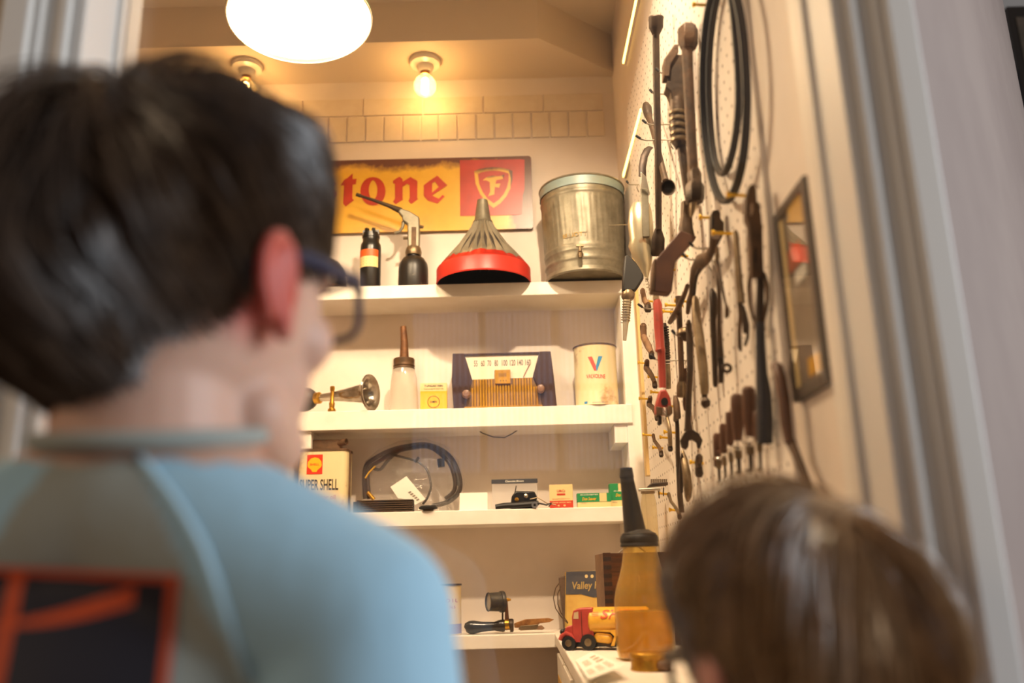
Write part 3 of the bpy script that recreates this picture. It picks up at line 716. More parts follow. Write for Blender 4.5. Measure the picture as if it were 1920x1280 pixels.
part('lettering', text_on(MB(), 'VALVOLINE', 0.0105, 0.047, lambda a, b: wrapfn(r + .0005, H * .455, -0.10)(a, b - a * .04)), inkred, t, smooth=False)
q = text_on(MB(), 'VALVOLINE OIL COMPANY', 0.003, 0.034, wrapfn(r + .0005, H * .035, 0.0))
part('small_print', q, inkgry, t, smooth=False)
part('badge_stripe', band(r + .0005, .004, .010, -0.72, -0.55, 4), inkblue, t)
# ------------------------------------------------------------------ third shelf
t = b3('motor_oil_tin', 'tall cream motor oil tin with red emblem and black lettering', 'tin', 606, 968, 2.085, 2)
H = hz(606, 846, 965, 2.085); w_ = 0.118
pts = rrect(-w_ / 2, -0.03, w_ / 2, 0.05, 0.018, 5)
body = part('tin_body', MB().prism(pts, 0, H, lambda a, b, d: V((a, b, d))), cream, t, angle=50)
part('top_seam', MB().prism(rrect(-w_ / 2 - .0015, -0.0315, w_ / 2 + .0015, 0.0515, 0.019, 5), H - .003, H + .002, lambda a, b, d: V((a, b, d))), iron2, t)
part('side_seam', MB().box((w_ / 2 - .001, -0.004, 0), (w_ / 2 + .0035, 0.004, H)), iron2, t)
fl = lambda a, b: V((a, -0.0306, b))
kx = 0.00128
e0 = (-w_ / 2 + 22 * kx, H - 52 * kx * 1.0)
sq = part('emblem_square', MB().box((-w_ / 2 + 18 * kx, -0.0308, H - 45 * kx), (-w_ / 2 + 47 * kx, -0.0301, H - 9 * kx)), mat('shell_red', '#d6301c', rough=.4), t, smooth=False)
ecx, ecz = -w_ / 2 + 32.5 * kx, H - 28 * kx
sc = []
for i in range(15):
    a = math.radians(205 - i * 230 / 14); rr = 0.0165 * (1.0 + 0.05 * (i % 2)); sc.append((ecx + rr * math.cos(a), ecz + rr * math.sin(a) * .98 + .001))
sc += [(ecx + .007, ecz - .0125), (ecx + .005, ecz - .0165), (ecx - .005, ecz - .0165), (ecx - .007, ecz - .0125)]
part('emblem_scallop', MB().prism(sc[::-1], -0.0312, -0.0307, lambda a, b, d: V((a, d, b))), mat('shell_yellow', '#f2b81c', rough=.4), sq, smooth=False)
part('emblem_word', text_on(MB(), 'SHELL', 0.0052, 0.022, lambda a, b: V((a + ecx, -0.0315, b + ecz + .001))), mat('shell_red', '#d6301c'), sq, smooth=False)
part('lettering', text_on(MB(), 'SUPER SHELL', 0.0265, 0.092, lambda a, b: fl(a - 0.006, b + H - 65 * kx)), inkblk, t, smooth=False)
part('sub_lettering', text_on(MB(), 'motor oil', 0.011, 0.052, lambda a, b: fl(a + 0.008, b + H - 88 * kx)), mat('pink_print', '#c9706a', rough=.5), t, smooth=False)
t2 = thing('pour_spout', 'rusty metal can spout lying on top of the tall cream tin', 'spout', t.location + V((0.01, 0.0, H + .002)))
part('housing', MB().prism(rrect(-0.040, -0.018, 0.030, 0.018, 0.008), 0, 0.024, lambda a, b, d: V((a, b, d))), iron2, t2, bevel=.002)
part('pipe', MB().lathe([(0.0085, 0.0), (0.0085, 0.028), (0.0065, 0.028), (0.0065, 0.002)], 20, Matrix.Translation((0.020, -0.008, 0.014)) @ rot_to((0.86, -0.45, 0.12)), cap=False), iron2, t2)

# hose coil in a clear bag
t = b3('hose_bag', 'coiled black hoses and wires packed in a clear plastic bag', 'hose', 775, 960, 2.13, 2)
HY = 2.13
def hp(cx, cy, dy=0.0):
    p = at(660 + cx / 8.0, 810 + cy / 8.0, HY + dy); return p
def loop(pts, r, dy=0.0, n=4, closed=False):
    # smooth a measured centre line
    P = [hp(*q, dy) for q in pts]; out = []
    m = len(P)
    for i in range(m - 1 if not closed else m):
        p0, p1, p2, p3 = P[(i - 1) % m if closed else max(i - 1, 0)], P[i], P[(i + 1) % m], P[(i + 2) % m if closed else min(i + 2, m - 1)]
        for k in range(n):
            u = k / n
            out.append(0.5 * ((2 * p1) + (p2 - p0) * u + (2 * p0 - 5 * p1 + 4 * p2 - p3) * u * u + (3 * p1 - p0 - 3 * p2 + p3) * u ** 3))
    if not closed: out.append(P[-1])
    return out
hosem = mat('hose_rubber', '#3a302b', rough=.45)
C0 = [(200, 1000), (185, 700), (215, 500), (330, 400), (560, 280), (800, 215), (1100, 185), (1350, 270), (1520, 430), (1620, 700), (1600, 900), (1450, 1040), (1200, 1110)]
C1 = [(260, 1000), (235, 720), (260, 540), (420, 430), (640, 300), (900, 235), (1150, 220), (1330, 330), (1470, 480), (1540, 700), (1530, 880), (1400, 1000)]
C2 = [(560, 330), (820, 390), (1000, 450), (1120, 560), (1170, 700), (1180, 850), (1120, 1000), (1060, 1080)]
C3 = [(230, 640), (300, 540), (420, 560), (560, 400), (760, 260), (1050, 215), (1300, 290), (1430, 420), (1560, 560), (1600, 800)]
for nm, c, r, dy in (('hose', C0, .0058, 0), ('hose', C1, .0052, -.010), ('cable', C2, .0030, -.014), ('hose', C3, .0042, .010)):
    part(nm, MB().tube(loop(c, r, dy), r, 10, ref=V((0, 1, 0))), hosem, t, world=True)
part('connector', MB().tube([hp(1330, 400, -.016), hp(1340, 520, -.016)], .009, 10, ref=V((0, 1, 0))), rubber, t, world=True)
part('connector', MB().tube([hp(940, 450, -.018), hp(1005, 375, -.018)], .0035, 8, ref=V((0, 1, 0))), rubber, t, world=True)
part('brass_end', MB().tube([hp(235, 900, -.016), hp(330, 1010, -.016)], .005, 10, ref=V((0, 1, 0))), brass, t, world=True)
part('wire', MB().tube(loop([(200, 690), (260, 600), (350, 510)], .002, -.016), .0022, 8, ref=V((0, 1, 0))), mat('yellow_wire', '#c79a2e', rough=.4), t, world=True)
# bag: crumpled pillow
bagp = [(150, 1180), (140, 1000), (170, 620), (200, 430), (400, 250), (700, 130), (1100, 90), (1400, 190), (1600, 420), (1690, 760), (1640, 1000), (1580, 1180)]
q = MB(); n = len(bagp); c_ = (900, 700); v = []; f = []
RN = 9
for j in range(RN):
    u = j / (RN - 1)
    for side in (0,):
        for (a, b) in bagp:
            dd = -0.028 * math.cos(u * PI / 2) ** .8 + random.uniform(-.004, .004) * (1 - u)
            v.append(hp(c_[0] + (a - c_[0]) * (0.08 + .92 * u), c_[1] + (b - c_[1]) * (0.08 + .92 * u), dd))
for j in range(RN - 1):
    for i in range(n):
        l = (i + 1) % n; f.append((j * n + i, j * n + l, (j + 1) * n + l, (j + 1) * n + i))
f.append(tuple(range(n)))
nb = len(v)
v += [hp(a, b, 0.022) for a, b in bagp]
for i in range(n): f.append(((RN - 1) * n + i, (RN - 1) * n + (i + 1) % n, nb + (i + 1) % n, nb + i))
f.append(tuple(nb + i for i in range(n - 1, -1, -1)))
bm_ = thin_glass('clear_plastic', (.97, .96, .95), rough=0.09, haze=.10)
nt = bm_.node_tree; tc = nt.nodes.new('ShaderNodeTexCoord'); nz = nt.nodes.new('ShaderNodeTexNoise'); nz.inputs['Scale'].default_value = 38; nz.inputs['Detail'].default_value = 3
mp = nt.nodes.new('ShaderNodeMapping'); mp.inputs['Scale'].default_value = (.45, 1, 1.5); nt.links.new(tc.outputs['Object'], mp.inputs[0]); nt.links.new(mp.outputs[0], nz.inputs['Vector'])
bp = nt.nodes.new('ShaderNodeBump'); bp.inputs['Strength'].default_value = 1.0; bp.inputs['Distance'].default_value = 0.02; nt.links.new(nz.outputs[0], bp.inputs['Height'])
for nd in nt.nodes:
    if nd.type in ('BSDF_GLOSSY', 'FRESNEL'): nt.links.new(bp.outputs[0], nd.inputs['Normal'])
part('plastic_bag', MB().add(v, f), bm_, t, world=True, angle=80)
tg = part('paper_tag', MB().prism([(575, 820), (815, 660), (1105, 1000), (945, 1090), (900, 1020), (690, 990)], -0.032, -0.0305, lambda a, b, d: hp(a, b, d)), paper, t, world=True, smooth=False)
q = MB()
for i in range(5): q.prism([(840 + i * 30, 900 + i * 28), (880 + i * 30, 880 + i * 28), (895 + i * 30, 900 + i * 28), (855 + i * 30, 920 + i * 28)], -0.0326, -0.032, lambda a, b, d: hp(a, b, d))
part('tag_marks', q, inkgry, tg, world=True, smooth=False)

t = b3('ribbed_block', 'small dark ribbed metal block lying in front of the bagged hoses', 'block', 722, 961, 2.066, 2)
w_ = 0.132; h_ = 0.030
part('core', MB().box((-w_ / 2, -0.008, 0.001), (w_ / 2, 0.022, h_ - .001)), dark, t, smooth=False)
for i in range(6):
    part('rib', MB().box((-w_ / 2 + .012, -0.013, i * h_ / 6 + .0005), (w_ / 2, 0.022, i * h_ / 6 + .0034)), iron, t, bevel=.0005, smooth=False)
part('end_cap', MB().box((-w_ / 2 - .008, -0.010, 0), (-w_ / 2 + .006, 0.020, h_ - .004)), rubber, t, bevel=.001)

t = b3('black_knob', 'small black disc knob lying beside the ribbed block', 'knob', 803, 960, 2.062, 2)
part('foot', MB().lathe([(0.012, 0), (0.013, .003), (0.011, .004)], 24), oldst, t)
part('disc', MB().lathe([(0.015, .004), (0.022, .006), (0.0225, .009), (0.018, .013), (0.002, .0145)], 32), rubber, t)

t = b3('white_card', 'blank white card leaning beside the bagged hoses', 'card', 888, 957, 2.075, 2)
q = MB().box((-0.033, -0.0008, 0), (0.033, 0.0008, 0.043))
part('card', q, paper, t, smooth=False).rotation_euler = (math.radians(-10), 0, 0)
part('card_stand', MB().box((-0.01, 0.006, 0), (0.01, 0.018, 0.003)), paper, t, smooth=False)

t = b3('parts_packet', 'clear parts packet with a dark printed header strip', 'packet', 966, 957, 2.12, 2)
part('sleeve', MB().box((-0.055, -0.004, 0), (0.055, 0.004, 0.066)), thin_glass('milky_plastic', (1, 1, 1), rough=.2, haze=.5, hcol=(.92, .88, .84)), t, smooth=False)
hd = part('header', MB().box((-0.056, -0.005, 0.066), (0.056, 0.005, 0.076)), mat('charcoal_card', '#35363e', rough=.6), t, smooth=False)
part('header_print', text_on(MB(), 'Chevrolet Motors', 0.005, 0.045, lambda a, b: V((a, -0.0055, b + .071)), shear=.2), paper, hd, smooth=False)
t = b3('ignition_switch', 'black ignition switch block with a small brass terminal', 'switch', 982, 955, 2.075, 2)
part('housing', MB().prism([(-0.032, 0.0), (0.030, 0.0), (0.032, 0.030), (0.026, 0.041), (-0.018, 0.043), (-0.028, 0.030)], -0.012, 0.012, lambda a, b, d: V((a, d, b))), blackm, t, bevel=.003)
part('terminal', MB().lathe([(.005, 0), (.005, .006), (.003, .008)], 16, Matrix.Translation((-.016, -.012, .022)) @ Matrix.Rotation(PI / 2, 4, 'X')), brass, t)
part('terminal', MB().lathe([(.004, 0), (.005, .004), (.002, .006)], 16, Matrix.Translation((.006, -.012, .030)) @ Matrix.Rotation(PI / 2, 4, 'X')), steel, t)
part('bent_wire', MB().tube([(-.02, 0, .04), (-.018, 0, .048), (-.016, 0, .056)], .0012, 6, ref=V((0, 1, 0))), rubber, t)
t = b3('wiring_harness', 'short bundle of black cables lying before the switch block', 'cable', 985, 956, 2.056, 2)
part('bundle', MB().tube([(-.070, 0, .006), (-.05, 0, .0085), (-.02, 0, .009), (.01, 0, .011), (.032, 0, .013)], [.006, .007, .0075, .007, .0055], 10, ref=V((0, 1, 0))), rubber, t)
part('eyelet', MB().lathe([(.0075, 0), (.0075, .004), (.003, .004), (.003, 0)], 20, Matrix.Translation((.022, -.004, .008)) @ Matrix.Rotation(PI / 2, 4, 'X'), cap=False), steel, t)
part('lead', MB().tube([(.03, 0, .013), (.05, 0, .008), (.062, 0, .012), (.055, 0, .004)], .0022, 8, ref=V((0, 1, 0))), rubber, t)
part('lead', MB().tube([(.012, .004, .022), (.03, .004, .026), (.052, .004, .012), (.072, .0, .007)], .0014, 8, ref=V((0, 1, 0))), oldst, t)
t = b3('cream_red_box', 'upright cream parts box with a red lower third', 'box', 1053, 952, 2.09, 2, rz=math.radians(-4))
w_, H = 0.056, hz(1053, 908, 951, 2.09)
part('carton', MB().box((-w_ / 2, 0, 0), (w_ / 2, .028, H)), creamb, t, bevel=.0005, smooth=False)
lo = part('red_panel', MB().box((-w_ / 2, -.0005, 0), (w_ / 2, 0, H * .34)), inkred, t, smooth=False)
q = text_on(MB(), 'U.McCo', .0065, .020, lambda a, b: V((a, -.0008, b + H * .74))); q.box((-.010, -.0007, H * .56), (.010, -.0001, H * .63))
text_on(q, 'MFG AND PACKED IN U.S.A.', .0022, .042, lambda a, b: V((a, -.0008, b + H * .41)))
part('printing', q, inkred, t, smooth=False)
part('panel_print', text_on(text_on(MB(), 'GENUINE  ORIGINAL  PARTS', .003, .045, lambda a, b: V((a, -.0011, b + H * .26))), '4   8', .004, .02, lambda a, b: V((a, -.0011, b + H * .14))), creamb, lo, smooth=False)
def green_box(label, px, w_, H, top, Y, rz):
    t = b3('green_parts_box', label, 'box', px, 951, Y, 2, rz=rz, group='green and white parts boxes')
    part('carton', MB().box((-w_ / 2, 0, 0), (w_ / 2, .03, H)), creamb, t, bevel=.0005, smooth=False)
    g = part('green_panel', MB().box((-w_ / 2 - .0004, -.0005, H * (.40 if not top else .30)), (w_ / 2 + .0004, .03, H + .0004)), greenp, t, smooth=False)
    if top: part('emblem_patch', MB().box((-.010, -.0009, H * .68), (.007, -.0005, H)), creamb, g, smooth=False)
    else: part('emblem_patch', MB().box((w_ / 2 - .027, -.0009, H * .42), (w_ / 2 - .010, -.0005, H)), creamb, g, smooth=False)
    zc = H * (.52 if top else .62); xc = 0.0 if top else -.012
    part('script_lettering', text_on(MB(), 'Don Seaver', .0075, .034, lambda a, b: V((a + xc, -.0010, b + zc)), shear=.35), yellowp, g, smooth=False)
    part('small_print', text_on(MB(), 'NEW-CAR REPLACEMENT PARTS', .0028, .042, lambda a, b: V((a + xc, -.0010, b + zc + .0095))), paper, g, smooth=False)
    part('part_number', text_on(MB(), 'PART NO.', .0025, .012, lambda a, b: V((a - w_ * .32, -.0008, b + H * (.33 if not top else .22)))), inkgry, t, smooth=False)
green_box('low wide green and cream parts box lying on the third shelf', 1115, 0.079, 0.034, False, 2.075, 0)
green_box('taller green and cream parts box nearest the shelf post', 1169, 0.060, 0.056, True, 2.085, 0)
# wire under the second shelf
q = MB().tube([at(x_, y_, 2.12) for x_, y_ in ((896, 806), (905, 812), (925, 819), (946, 820), (960, 813), (972, 805))], .0013, 8, ref=V((0, 1, 0)))
single('loose_wire', q, rubber, 'thin black wire hanging below the second shelf', 'wire', at(930, 806, 2.12), world=True)

# ------------------------------------------------------------------ bottom shelf
t = b3('small_oil_tin', 'small cream tin half hidden behind the boy\'s blue sleeve', 'tin', 842, 1190, 2.09, 3)
H = hz(842, 1095, 1189, 2.09); r = .0285
part('tin', MB().lathe([(r, 0), (r + .001, .002), (r, .004), (r, H - .004), (r + .001, H)], 40), creamb, t)
part('lid', MB().lathe([(r + .0014, H - .003), (r + .0016, H + .001), (r - .002, H + .001), (.001, H - .002)], 40, cap=False), iron2, t)
part('purple_band', band(r + .0004, .003, H * .22, -1.5, 1.5), mat('lilac_print', '#9a86b0', rough=.5), t)
q = text_on(MB(), 'O I L', .008, .03, wrapfn(r + .0004, H * .68, .3)); text_on(q, 'N.5', .006, .014, wrapfn(r + .0004, H * .55, .35))
part('printing', q, inkred, t, smooth=False)

t = b3('hand_inspection_tool', 'black-handled hand tool with a round cup on a wooden upright', 'tool', 920, 1190, 2.085, 3)
T0 = t.location
def l4(cx, cy, dy=0): p = at(840 + cx / 8.727, 1080 + cy / 8.727, 2.085); return V((p.x - T0.x, dy, p.z - T0.z + .0012))
part('handle', MB().tube([l4(275, 860), l4(290, 850), l4(350, 845), l4(420, 842), l4(560, 835), l4(760, 825), l4(830, 820), l4(900, 815), l4(935, 815)], [.004, .010, .0145, .0150, .0112, .0095, .0125, .0140, .0125], 20, ref=V((0, 1, 0))), mat('ebonised_handle', '#2a2420', rough=.25), t)
part('collar', MB().tube([l4(930, 800), l4(1025, 795)], .0120, 20, ref=V((0, 1, 0))), brass, t)
part('ferrule', MB().tube([l4(1000, 815), l4(1010, 812), l4(1060, 810), l4(1075, 810)], [.0125, .0148, .0148, .0125], 20, ref=V((0, 1, 0))), dark, t)
part('upright', MB().prism([(935, 410), (975, 410), (1000, 720), (930, 720)], -.005, .005, lambda a, b, d: l4(a, b, d)), wood, t, bevel=.001)
part('rod', MB().tube([l4(893, 600, .004), l4(893, 720, .004)], .002, 8, ref=V((0, 1, 0))), dark, t)
cax = (l4(680, 405) - l4(900, 430)); cdir = V((-0.93, -0.36, 0.02)).normalized()
Mc = Matrix.Translation(l4(905, 425, 0)) @ rot_to(cdir)
cup = part('cup', MB().lathe([(.024, 0), (.0245, .004), (.0235, .008), (.0215, .009), (.0205, .036), (.0215, .037), (.0205, .038), (.0185, .036), (.0185, .012), (.001, .012)], 36, Mc), mat('blue_black_metal', '#3c3c46', '#5a5448', rough=.4, metal=.5, scale=60), t)
part('lens', MB().lathe([(.0185, .0335), (.0185, .0345)], 36, Mc), mat('grey_lens', '#a59a88', rough=.25), cup)
part('wing_screw', MB().tube([l4(925, 400), l4(985, 390), l4(1030, 392)], [.005, .004, .002], 10, ref=V((0, 1, 0))), brass, t)

t = b3('rusty_gauge_tool', 'rusty folding knife-like tool lying beside the black handle', 'tool', 1000, 1187, 2.085, 3)
T0 = t.location
part('blade', MB().prism([(1080, 780), (1130, 760), (1270, 710), (1640, 692), (1738, 714), (1660, 760), (1500, 778), (1480, 800), (1180, 850), (1090, 850)], -.003, .004, lambda a, b, d: l4(a, b, d)), mat('orange_rust', '#a8743a', '#7d4f24', rough=.6, scale=60, metal=.2), t, bevel=.001)
part('scale_plate', MB().prism([(1150, 870), (1190, 815), (1480, 790), (1460, 860), (1440, 880), (1190, 893)], -.008, -.003, lambda a, b, d: l4(a, b, d)), oldst, t, bevel=.0008)
part('tip', MB().prism([(1440, 880), (1460, 825), (1530, 808), (1585, 855), (1540, 884)], -.006, .002, lambda a, b, d: l4(a, b, d)), palewood, t, bevel=.001)

# paper sack behind the toy truck
t = b3('printed_sack', 'old yellow printed sack with a dark blue heading', 'sack', 1097, 1187, 2.12, 3)
T0 = t.location
def s4(cx, cy, dy=0): p = at(1010 + cx / 6.094, 1020 + cy / 6.094, 2.12); return V((p.x - T0.x, dy, max(p.z - T0.z, 0.0)))
yl = mat('yellowed_paper', '#d8b25a', '#c79a48', rough=.65, scale=12)
part('sack_body', MB().prism([(300, 1020), (305, 310), (700, 300), (720, 1020)], -.012, .03, lambda a, b, d: s4(a, b, d)), yl, t, bevel=.004)
hd = part('heading', MB().prism([(306, 570), (309, 312), (698, 302), (704, 600), (620, 606), (540, 585), (480, 568), (400, 572)], -.0130, -.0121, lambda a, b, d: s4(a, b, d)), mat('dusty_navy', '#3c3e4a', '#4c4a50', rough=.6, scale=20), t, smooth=False)
part('heading_letters', text_on(MB(), 'Valley F', .022, .062, lambda a, b: s4(530, 480, -.0136) + V((a, 0, b)), shear=.15), mat('gold_print', '#b89a5c', rough=.5), hd, smooth=False)
q = MB()
for cx in (540, 605): ngon(q, disc(14, cx, 365, 18, 20), lambda a, b: s4(a, b, -.0134))
part('eyelets', q, creamb, hd, smooth=False)
part('side_gusset', MB().prism([(232, 380), (308, 360), (308, 1020), (290, 1020), (262, 700)], .0, .028, lambda a, b, d: s4(a, b, d)), mat('gusset_brown', '#6a5340', '#4e3c2e', rough=.6, scale=25), t, bevel=.002)
t = thing('wire_loops', 'thin brown wire loops hanging beside the printed sack', 'wire', T0 + V((-.055, -.02, 0)))
for pts in ([(240, 430), (190, 500), (165, 610), (190, 730), (250, 820), (330, 900)], [(250, 480), (215, 560), (215, 680), (250, 780), (330, 890)]):
    part('wire', MB().tube([T0 + s4(a, b, -.018) for a, b in pts], .0011, 8, ref=V((0, 1, 0))), iron2, t, world=True)

# ------------------------------------------------------------------ things on the counter
# toy truck
p = onZ(1110, 1217, CT)
t = thing('toy_truck', 'red and yellow toy tanker truck parked behind the oil bottle', 'toy truck', (p.x, p.y, CT), math.radians(-14))
k = mpp(p)
def tx(px): return (px - 1110) * k
def tz(py): return (1218 - py) * k * 1.02
tr = mat('toy_red', '#bb463c', '#a53a32', rough=.35, scale=40)
ty = mat('toy_yellow', '#e2ac38', '#c78f2a', rough=.35, scale=40, thr=.6)
side = lambda a, b, d: V((tx(a), d, tz(b)))
W2 = .024
part('hood', MB().prism([(1062, 1208), (1062, 1184), (1066, 1177), (1080, 1174), (1080, 1204)], -W2 * .72, W2 * .72, side), tr, t, bevel=.0018)
cb = part('cab', MB().prism([(1078, 1204), (1078, 1160), (1081, 1149), (1090, 1145), (1118, 1144), (1118, 1204)], -W2 * .9, W2 * .9, side), tr, t, bevel=.0018)
part('cab_window', MB().prism([(1081, 1163), (1083, 1152), (1091, 1150), (1091, 1163)], -W2 * .93, -W2 * .88, side), mat('window_gap', '#c9b08a', rough=.5), cb, smooth=False)
part('cab_door_line', MB().prism([(1096, 1203), (1097, 1203), (1097, 1150), (1096, 1150)], -W2 * .92, -W2 * .88, side), dark, cb, smooth=False)
for s_ in (-1, 1):
    part('fender', MB().tube([side(a, b, s_ * W2 * .86) for a, b in ((1055, 1200), (1058, 1193), (1066, 1189), (1074, 1192), (1079, 1200))], .0045, 10, ref=V((0, 1, 0))), tr, t)
    part('headlamp', MB().sphere(tuple(side(1058, 1186, s_ * W2 * .6)), .005, 12, 8), rubber, t)
part('chassis', MB().prism([(1066, 1213), (1066, 1204), (1225, 1200), (1225, 1212)], -W2 * .45, W2 * .45, side), blackm, t)
tk = []
for i in range(20):
    a = 2 * PI * i / 20; tk.append((W2 * 1.18 * math.cos(a), 25 * k * math.sin(a)))
q = MB(); v = []; f = []
for j, (xx, s_) in enumerate(((1109, .86), (1112, 1), (1215, 1), (1220, .9))):
    v += [(tx(xx), a * s_, tz(1168) + b * s_) for a, b in tk]
for j in range(3):
    for i in range(20): f.append((j * 20 + i, j * 20 + (i + 1) % 20, (j + 1) * 20 + (i + 1) % 20, (j + 1) * 20 + i))
f += [tuple(range(19, -1, -1)), tuple(range(60, 80))]
tank = part('tank', q.add(v, f), ty, t, angle=40)
part('tank_skirt', MB().prism([(1114, 1184), (1216, 1180), (1216, 1192), (1158, 1194), (1150, 1186)], -W2 * 1.15, -W2 * 1.08, side), ty, t)
def tankfn(a, b):
    an = math.radians(212) + b / (W2 * 1.18); return V((a, W2 * 1.21 * math.cos(an), tz(1168) - 25.8 * k * math.sin(an)))
part('tank_lettering', text_on(MB(), 'SHELL', .021, .078, lambda a, b: tankfn(a + tx(1174), b), shear=.25), mat('red_orange_print', '#cf4a22', rough=.45), tank, smooth=False)
q = MB()
for b0 in (-.004, 0, .004):
    q.add([tankfn(tx(1117), b0 - .0005), tankfn(tx(1129), b0 - .0005), tankfn(tx(1129), b0 + .0005), tankfn(tx(1117), b0 + .0005)], [(0, 1, 2, 3)])
part('speed_lines', q, mat('red_orange_print', '#cf4a22'), tank, smooth=False)
sd = part('saddle_tank', MB().capsule(side(1127, 1196, -W2 * .75), 9 * k, side(1144, 1198, -W2 * .75), 9 * k), ty, t)
part('rear_fender', MB().prism([(1150, 1210), (1160, 1186), (1164, 1186), (1156, 1210)], -W2 * 1.1, -W2 * .5, side), ty, t)
part('frame_bracket', MB().prism([(1128, 1175), (1146, 1177), (1158, 1190), (1150, 1214), (1118, 1206), (1118, 1190)], -W2 * .62, -W2 * .5, side), dark, t)
for a, rr in ((1071, 13), (1108, 14.5), (1190, 14.5)):
    for s_ in (-1, 1):
        wy = s_ * W2 * .95
        wl = part('wheel', MB().lathe([(rr * k * .5, -.004), (rr * k, -.0035), (rr * k, .0035), (rr * k * .5, .004)], 24, Matrix.Translation((tx(a), wy, rr * k)) @ Matrix.Rotation(PI / 2, 4, 'X')), rubber, t)
        part('hub', MB().lathe([(rr * k * .52, 0), (rr * k * .45, .003), (.001, .0035)], 18, Matrix.Translation((tx(a), wy + s_ * .003, rr * k)) @ Matrix.Rotation(-s_ * PI / 2, 4, 'X')), oldst, wl)

# dovetailed wooden box
nb_ = V((0.160, 1.666, CT)); bh = at(1137, 1037, 1.666).z - CT; bw, bd = 0.135, 0.17
t = thing('wooden_box', 'dark wooden box with finger-jointed corner behind the oil bottle', 'box', (nb_.x + bw / 2, nb_.y + bd / 2, CT))
part('box_body', MB().box((-bw / 2, -bd / 2 + .001, 0), (bw / 2, bd / 2, bh)), palewood, t, smooth=False)
part('front_panel', MB().box((-bw / 2 + .014, -bd / 2 - .0005, 0), (bw / 2, -bd / 2 + .002, bh)), mat('streaky_dark_oak', '#6b3d1c', '#24120a', rough=.45, scale=40, stretch=(.12, 1, 2.2), soft=.2, bump=.2, bscale=60), t, smooth=False)
fm_ = mat('end_grain', '#1e110a', '#2c1a10', rough=.6, scale=80)
nf = 11
for i in range(nf):
    part('finger_joint', MB().box((-bw / 2, -bd / 2 - .0012, bh * i / nf + .001), (-bw / 2 + .015, -bd / 2 + .002, bh * (i + .55) / nf)), fm_, t, smooth=False)
    part('finger_joint', MB().box((-bw / 2, -bd / 2 - .0008, bh * (i + .55) / nf), (-bw / 2 + .0146, -bd / 2 + .002, bh * (i + 1) / nf + .001)), darkwood, t, smooth=False)
part('hasp', MB().lathe([(.007, 0), (.008, .002), (.004, .004)], 16, Matrix.Translation((.046, -bd / 2, bh * .78)) @ Matrix.Rotation(PI / 2, 4, 'X')), oldst, t)
part('wire_handle', MB().tube([(-.035 + .055 * i / 10, -bd / 2 + .03, bh + .016 * math.sin(PI * i / 10) - .001) for i in range(11)], .0018, 8, ref=V((0, 1, 0))), steel, t)

# clear jar on the box
pj = at(1222, 1036, 1.75)
t = thing('clear_jar', 'slim clear plastic tube standing on the wooden box behind the black spout', 'jar', (pj.x, 1.75, CT + bh))
H = at(1222, 921, 1.75).z - t.location.z
part('glass', MB().lathe([(.015, 0), (.016, .003), (.0155, H * .8), (.012, H * .97), (.013, H)], 28), thin_glass('yellowed_plastic', (.95, .9, .75), rough=.08, haze=.25, hcol=(.85, .75, .5)), t)
part('cap', MB().lathe([(.014, H - .004), (.014, H + .004), (.002, H + .005)], 24), oldst, t)

# oil bottle with cone spout
p = onZ(1212, 1236, CT)
t = thing('oil_bottle', 'amber glass oil bottle with a tall black cone spout', 'bottle', (p.x, p.y, CT))
Yb_ = p.y; k = mpp(V((p.x, Yb_, 1.05)))
def bz(py): return at(1212, py, Yb_).z - CT
prof = [(1234, 46), (1230, 51), (1215, 54), (1170, 54), (1140, 54), (1120, 53), (1100, 49), (1080, 42), (1060, 36.5), (1045, 34), (1036, 32.5), (1028, 32), (1022, 35)]
zz0 = bz(1236)
pz = [(r_ * k, max(bz(y_) - zz0, 0)) for y_, r_ in prof]; pz[0] = (pz[0][0], 0)
inner = [(r_ - .0035, z_ + .002) for r_, z_ in pz]
part('glass', MB().lathe(pz, 56, cap=True), thin_glass('amber_glass', (.97, .85, .45), rough=.05, haze=.25, hcol=(.80, .56, .16)), t)
lv = bz(1145) - zz0
part('oil', MB().lathe([(pz[0][0] - .003, .004)] + [(r_ - .003, z_) for r_, z_ in pz[1:] if z_ < lv] + [(.054 * 0 + 50.5 * k, lv), (.001, lv)], 48), mat('amber_oil', '#c8941a', '#b57f0c', rough=.2, scale=14), t)
zc0, zc1 = bz(1022) - zz0, bz(1003) - zz0
cp = part('screw_cap', MB().lathe([(35 * k, zc0 - .002), (36.5 * k, zc0), (35 * k, zc0 + .004), (36.5 * k, zc0 + .007), (36 * k, zc1 - .003), (34 * k, zc1), (24 * k, zc1 + .003)], 40), rubber, t)
off = V(((1203 - 1210) * k, 0, 0)); top = V(((1195 - 1212) * k, 0, bz(893) - zz0))
blk = mat('black_tin_spout', '#221e1b', rough=.42)
part('spout_flange', MB().lathe([(33 * k, zc1 + .001), (32 * k, zc1 + .003), (25 * k, zc1 + .006), (20 * k, zc1 + .009)], 36), blk, t)
part('cone_spout', MB().tube([off + V((0, 0, zc1 + .006)), top], [21 * k, 12.6 * k], 32), blk, t)
part('spout_cap', MB().tube([top - V((0, 0, .001)), V((top.x, 0, bz(876) - zz0))], [14 * k, 12 * k], 28), blk, t)

